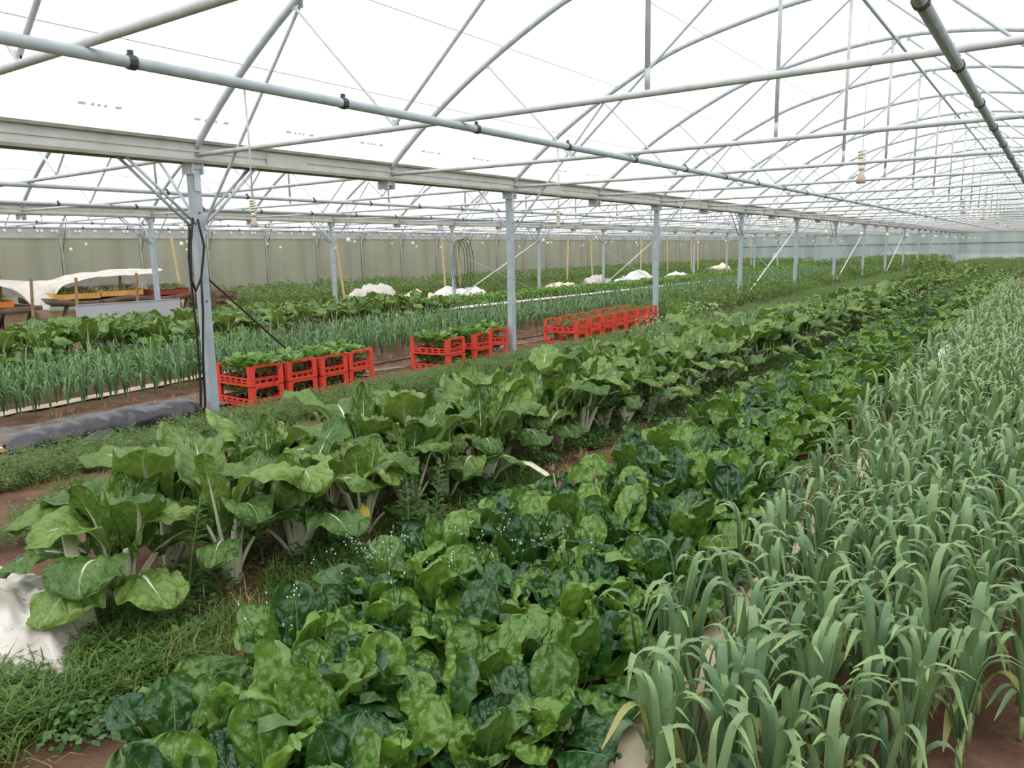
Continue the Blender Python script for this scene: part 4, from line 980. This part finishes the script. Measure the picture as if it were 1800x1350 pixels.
# --- ground litter, grass and weeds ---------------------------------------------------
def blade_proto(seed, n=14, h=.18, wd=.004, sp=.7):
    r = np.random.default_rng(seed); V, F = [], []
    for k in range(n):
        az = r.uniform(0, 2*PI); th = r.uniform(.1, sp); L = h*r.uniform(.5, 1.2); b0 = np.array([r.normal()*.03, r.normal()*.03, 0]); d = np.array([math.cos(az), math.sin(az), 0]); o = np.array([-d[1], d[0], 0])*wd
        p1 = b0+d*math.sin(th)*L*.55+np.array([0, 0, math.cos(th)*L*.55]); p2 = p1+d*math.sin(th+.9)*L*.5+np.array([0, 0, math.cos(th+.9)*L*.5]); b = len(V)
        V += [b0-o, b0+o, p1+o*.8, p1-o*.8, p2+o*.1, p2-o*.1]; F += [(b, b+1, b+2, b+3), (b+3, b+2, b+4, b+5)]
    return np.array(V), np.array(F)
GP = [blade_proto(q, 16, .15, .0032, .9) for q in range(5)]
pl = places(900, -3.6, -2.5, .5, 1.5, 5, .6, 1.25, seed=71, ok=lambda x, y: x < -2.42-.25*(y-1) and fbm(x*2, y*2, 1) > -.4)
pl += places(900, -3.2, -2.45, 1.4, 4.2, 5, .4, .95, seed=72, ok=lambda x, y: fbm(x*2.2, y*1.6, 4) > .02)+places(160, -5.6, -5.1, 1.2, 5, 5, .5, .9, seed=73, ok=lambda x, y: fbm(x, y, 8, 2) > .15)
pl += places(260, -1.3, -1.05, 2, 8, 5, .3, .7, seed=77, ok=lambda x, y: fbm(x*2, y*2, 9) > .1)
stuff(link('grass_tufts', scatter_mesh('grass_tufts', GP, pl, 'grass_leaf')), 'tufts of grass around the chard stems and bed end', 'grass')
WP = [bush_proto(160+q, 22, .08, .09, .022, .03) for q in range(4)]
pl = places(1200, -3.35, -2.3, 1.0, 5.5, 4, .5, 1.2, seed=74, ok=lambda x, y: fbm(x*1.8, y*1.8, 12) > (-.12 if x < -2.75 else .12))+places(500, -3.3, -2.4, 5.5, 14, 4, .8, 1.6, seed=75)+places(350, -3.8, -2.6, .5, 1.2, 4, .6, 1.2, seed=76)+places(700, -2.85, -2.35, 14, 46, 4, 1.2, 2.6, seed=81)+places(500, -4.2, -3.7, 14, 46, 4, 1.2, 2.2, seed=82)
stuff(link('ground_weeds', scatter_mesh('ground_weeds', WP, pl, 'weed_leaf')), 'small weeds covering soil between chard and spinach', 'weeds')
SPR = [blade_proto(30+q, 6, .12, .0025, 1.5) for q in range(4)]
stuff(link('straw_litter', scatter_mesh('straw_litter', SPR, places(700, -3.4, -2.3, .7, 6, 4, .5, 1.2, .004, seed=78)+places(260, -1.3, -.95, 1.4, 8, 4, .4, .9, .004, seed=79)+places(300, -8, -6.9, 3, 14, 4, .6, 1.2, .01, seed=80), 'straw')), 'dry straw bits lying on the soil between beds', 'straw')
# tall leafy weed among the chard, chickweed with white flowers, dead nettle
def spire(seed, h, n, ll, mat):
    r = random.Random(seed); mb = MB().tube([(0, 0, 0), (.01, .005, h*.5), (0, 0, h)], [.005, .004, .002], 5, mi=1)
    for i in range(n):
        z = h*(.12+.86*i/n); a = i*2.4; L = ll*(1.1-.7*i/n)*r.uniform(.8, 1.2); c, s_ = math.cos(a), math.sin(a); wv = L*.2
        mb.add([(0, 0, z), (c*L*.5-s_*wv, s_*L*.5+c*wv, z+L*.25), (c*L, s_*L, z+L*.3), (c*L*.5+s_*wv, s_*L*.5-c*wv, z+L*.25)], [(0, 1, 2, 3)])
    return mb.mesh('spire', [mat, 'stem_green'])
for q, (x, y, h) in enumerate(((-2.62, 2.80, .6), (-2.68, 2.94, .52), (-2.56, 2.92, .46), (-2.95, 1.75, .5))):
    tag(link('leafy_weed', spire(q, h, 60, .075, 'weed_leaf'), None, (x, y, 0), (.06*q, -.05, q)), ('tall leafy weed spire growing between chard and spinach' if q < 3 else 'leafy weed spire in front of the bed end chard'), 'weed', 'weed spires by the spinach' if q < 3 else None)
r = random.Random(83)
for q in range(9):
    x, y = -1.95+r.uniform(-.38, .42), 1.5+r.uniform(0, 1.15); mb = MB()
    for k in range(7):
        a, L = r.uniform(0, 6.28), r.uniform(.16, .3); e = Vector((math.cos(a)*L*.5, math.sin(a)*L*.5, .2+L*.45)); m_ = Vector((e.x*.35, e.y*.35, .15))
        mb.tube([(0, 0, 0), m_, e], [.0022, .0018, .0012], 4)
        for w_ in range(4):
            p = m_.lerp(e, w_/3.); o = Vector((r.uniform(-1, 1), r.uniform(-1, 1), .4)).normalized()*.022; s_ = o.cross(Vector((0, 0, 1)))*.45
            mb.add([p, p+o*.5+s_, p+o, p+o*.5-s_], [(0, 1, 2, 3)])
        for w_ in range(2):
            p = e+Vector((r.uniform(-.02, .02), r.uniform(-.02, .02), r.uniform(-.03, .01)))
            mb.box(p, (.0035, .0035, .005), None, 1)
    tag(mb.build('chickweed', ['weed_leaf', 'petal_white'], None, loc=(x, y, .06)), 'thin stemmed chickweed with tiny white flowers among the spinach', 'weed', 'chickweed in the spinach')
t = thing('dead_nettle', 'dead nettle with purple flower heads among the spinach', 'weed', (-1.98, 3.4, 0))
for q in range(5):
    x, y, h = r.uniform(-.12, .12), r.uniform(-.14, .14), r.uniform(.26, .36)
    MB().tube([(x*.5, y*.5, 0), (x, y, h)], .004, 5).build('stem', 'socket_brown', t); MB().tube([(x, y, h-.01), (x, y, h+.01), (x, y, h+.035)], [.005, .013, .005], 7).build('flower_head', 'petal_purple', t)
# broken stalks, dead leaves and cut leaf on the ground
def slab(pts, wd, th, name, mat, label, cat):
    mb = MB(); V = []
    for i, p in enumerate(pts):
        p = Vector(p); a = Vector(pts[max(i-1, 0)]); b = Vector(pts[min(i+1, len(pts)-1)]); d = (b-a); d.z = 0; d.normalize(); o = Vector((-d.y, d.x, 0)); w_ = wd*(1-.35*i/len(pts))
        V += [p-o*w_, p-o*w_*.3+Vector((0, 0, -th)), p+o*w_*.3+Vector((0, 0, -th)), p+o*w_, p+o*w_*.8+Vector((0, 0, th*.6)), p-o*w_*.8+Vector((0, 0, th*.6))]
    n = len(pts); F = [(i*6+q, i*6+(q+1) % 6, (i+1)*6+(q+1) % 6, (i+1)*6+q) for i in range(n-1) for q in range(6)]+[tuple(range(6))[::-1], tuple(range((n-1)*6, n*6))]
    return tag(mb.add(V, F).build(name, mat, None, True), label, cat)
slab([(-2.83, 3.78, .03), (-2.78, 3.82, .15), (-2.7, 3.86, .2), (-2.6, 3.9, .19), (-2.5, 3.93, .13), (-2.43, 3.95, .04)], .045, .012, 'broken_stalk', 'stalk_white', 'broad white chard stalk bent in an arch over the soil', 'chard stalk')
slab([(-2.62, 2.52, .02), (-2.52, 2.60, .025), (-2.42, 2.66, .02)], .035, .01, 'broken_stalk', 'stalk_white', 'short white chard stalk lying flat beside weed spires', 'chard stalk')
slab([(-2.62, 3.08, .04), (-2.5, 3.16, .045), (-2.4, 3.24, .03)], .022, .008, 'broken_stalk', 'stalk_white', 'split pale chard stalk lying at the spinach edge', 'chard stalk')
slab([(-3.02, 1.38, .03), (-3.1, 1.40, .16), (-3.18, 1.42, .28), (-3.25, 1.44, .38)], .034, .012, 'broken_stalk', 'stalk_white', 'thick white chard stalk slanting at bed end by the fleece', 'chard stalk')
def flat_leaf(x, y, z, rz, sc, mat, name, label, th=80, tilt=0):
    (V, F, UV), (S, SF) = leaf_geo(.03, .2, .08, R_(th-10), R_(th), R_(th+18), int(abs(x*100)), nu=6, nv=12, quilt=.008, ruff=.014, ws=.016, ts=.005, mid=.9)
    t = thing(name, label, 'leaf', (x, y, z), rz); t.scale = (sc,)*3
    MB().add(V, F, UV).build('blade', mat, t, True); MB().add(S, SF).build('midrib', 'stalk_white' if mat == 'chard_leaf' else mat, t, True)
flat_leaf(-2.42, 1.08, .03, .9, 1.35, 'chard_leaf', 'fallen_leaf', 'cut chard leaf with white midrib lying beside spinach')
flat_leaf(-2.56, 1.98, .05, 2.2, .5, 'dead_leaf', 'fallen_leaf', 'withered orange brown leaf lying in the weeds')
flat_leaf(-2.44, 2.98, .02, .4, .6, 'dead_leaf', 'fallen_leaf', 'withered brown leaf beside the split pale stalk')
flat_leaf(-2.76, 2.62, .27, -.6, .42, 'yellow_leaf', 'fallen_leaf', 'small bright yellow leaf hanging among dark chard leaves', 120)
flat_leaf(-1.12, 2.9, .04, 1.1, .7, 'spinach_leaf', 'fallen_leaf', 'flat green leaf fallen on soil at the leek edge')
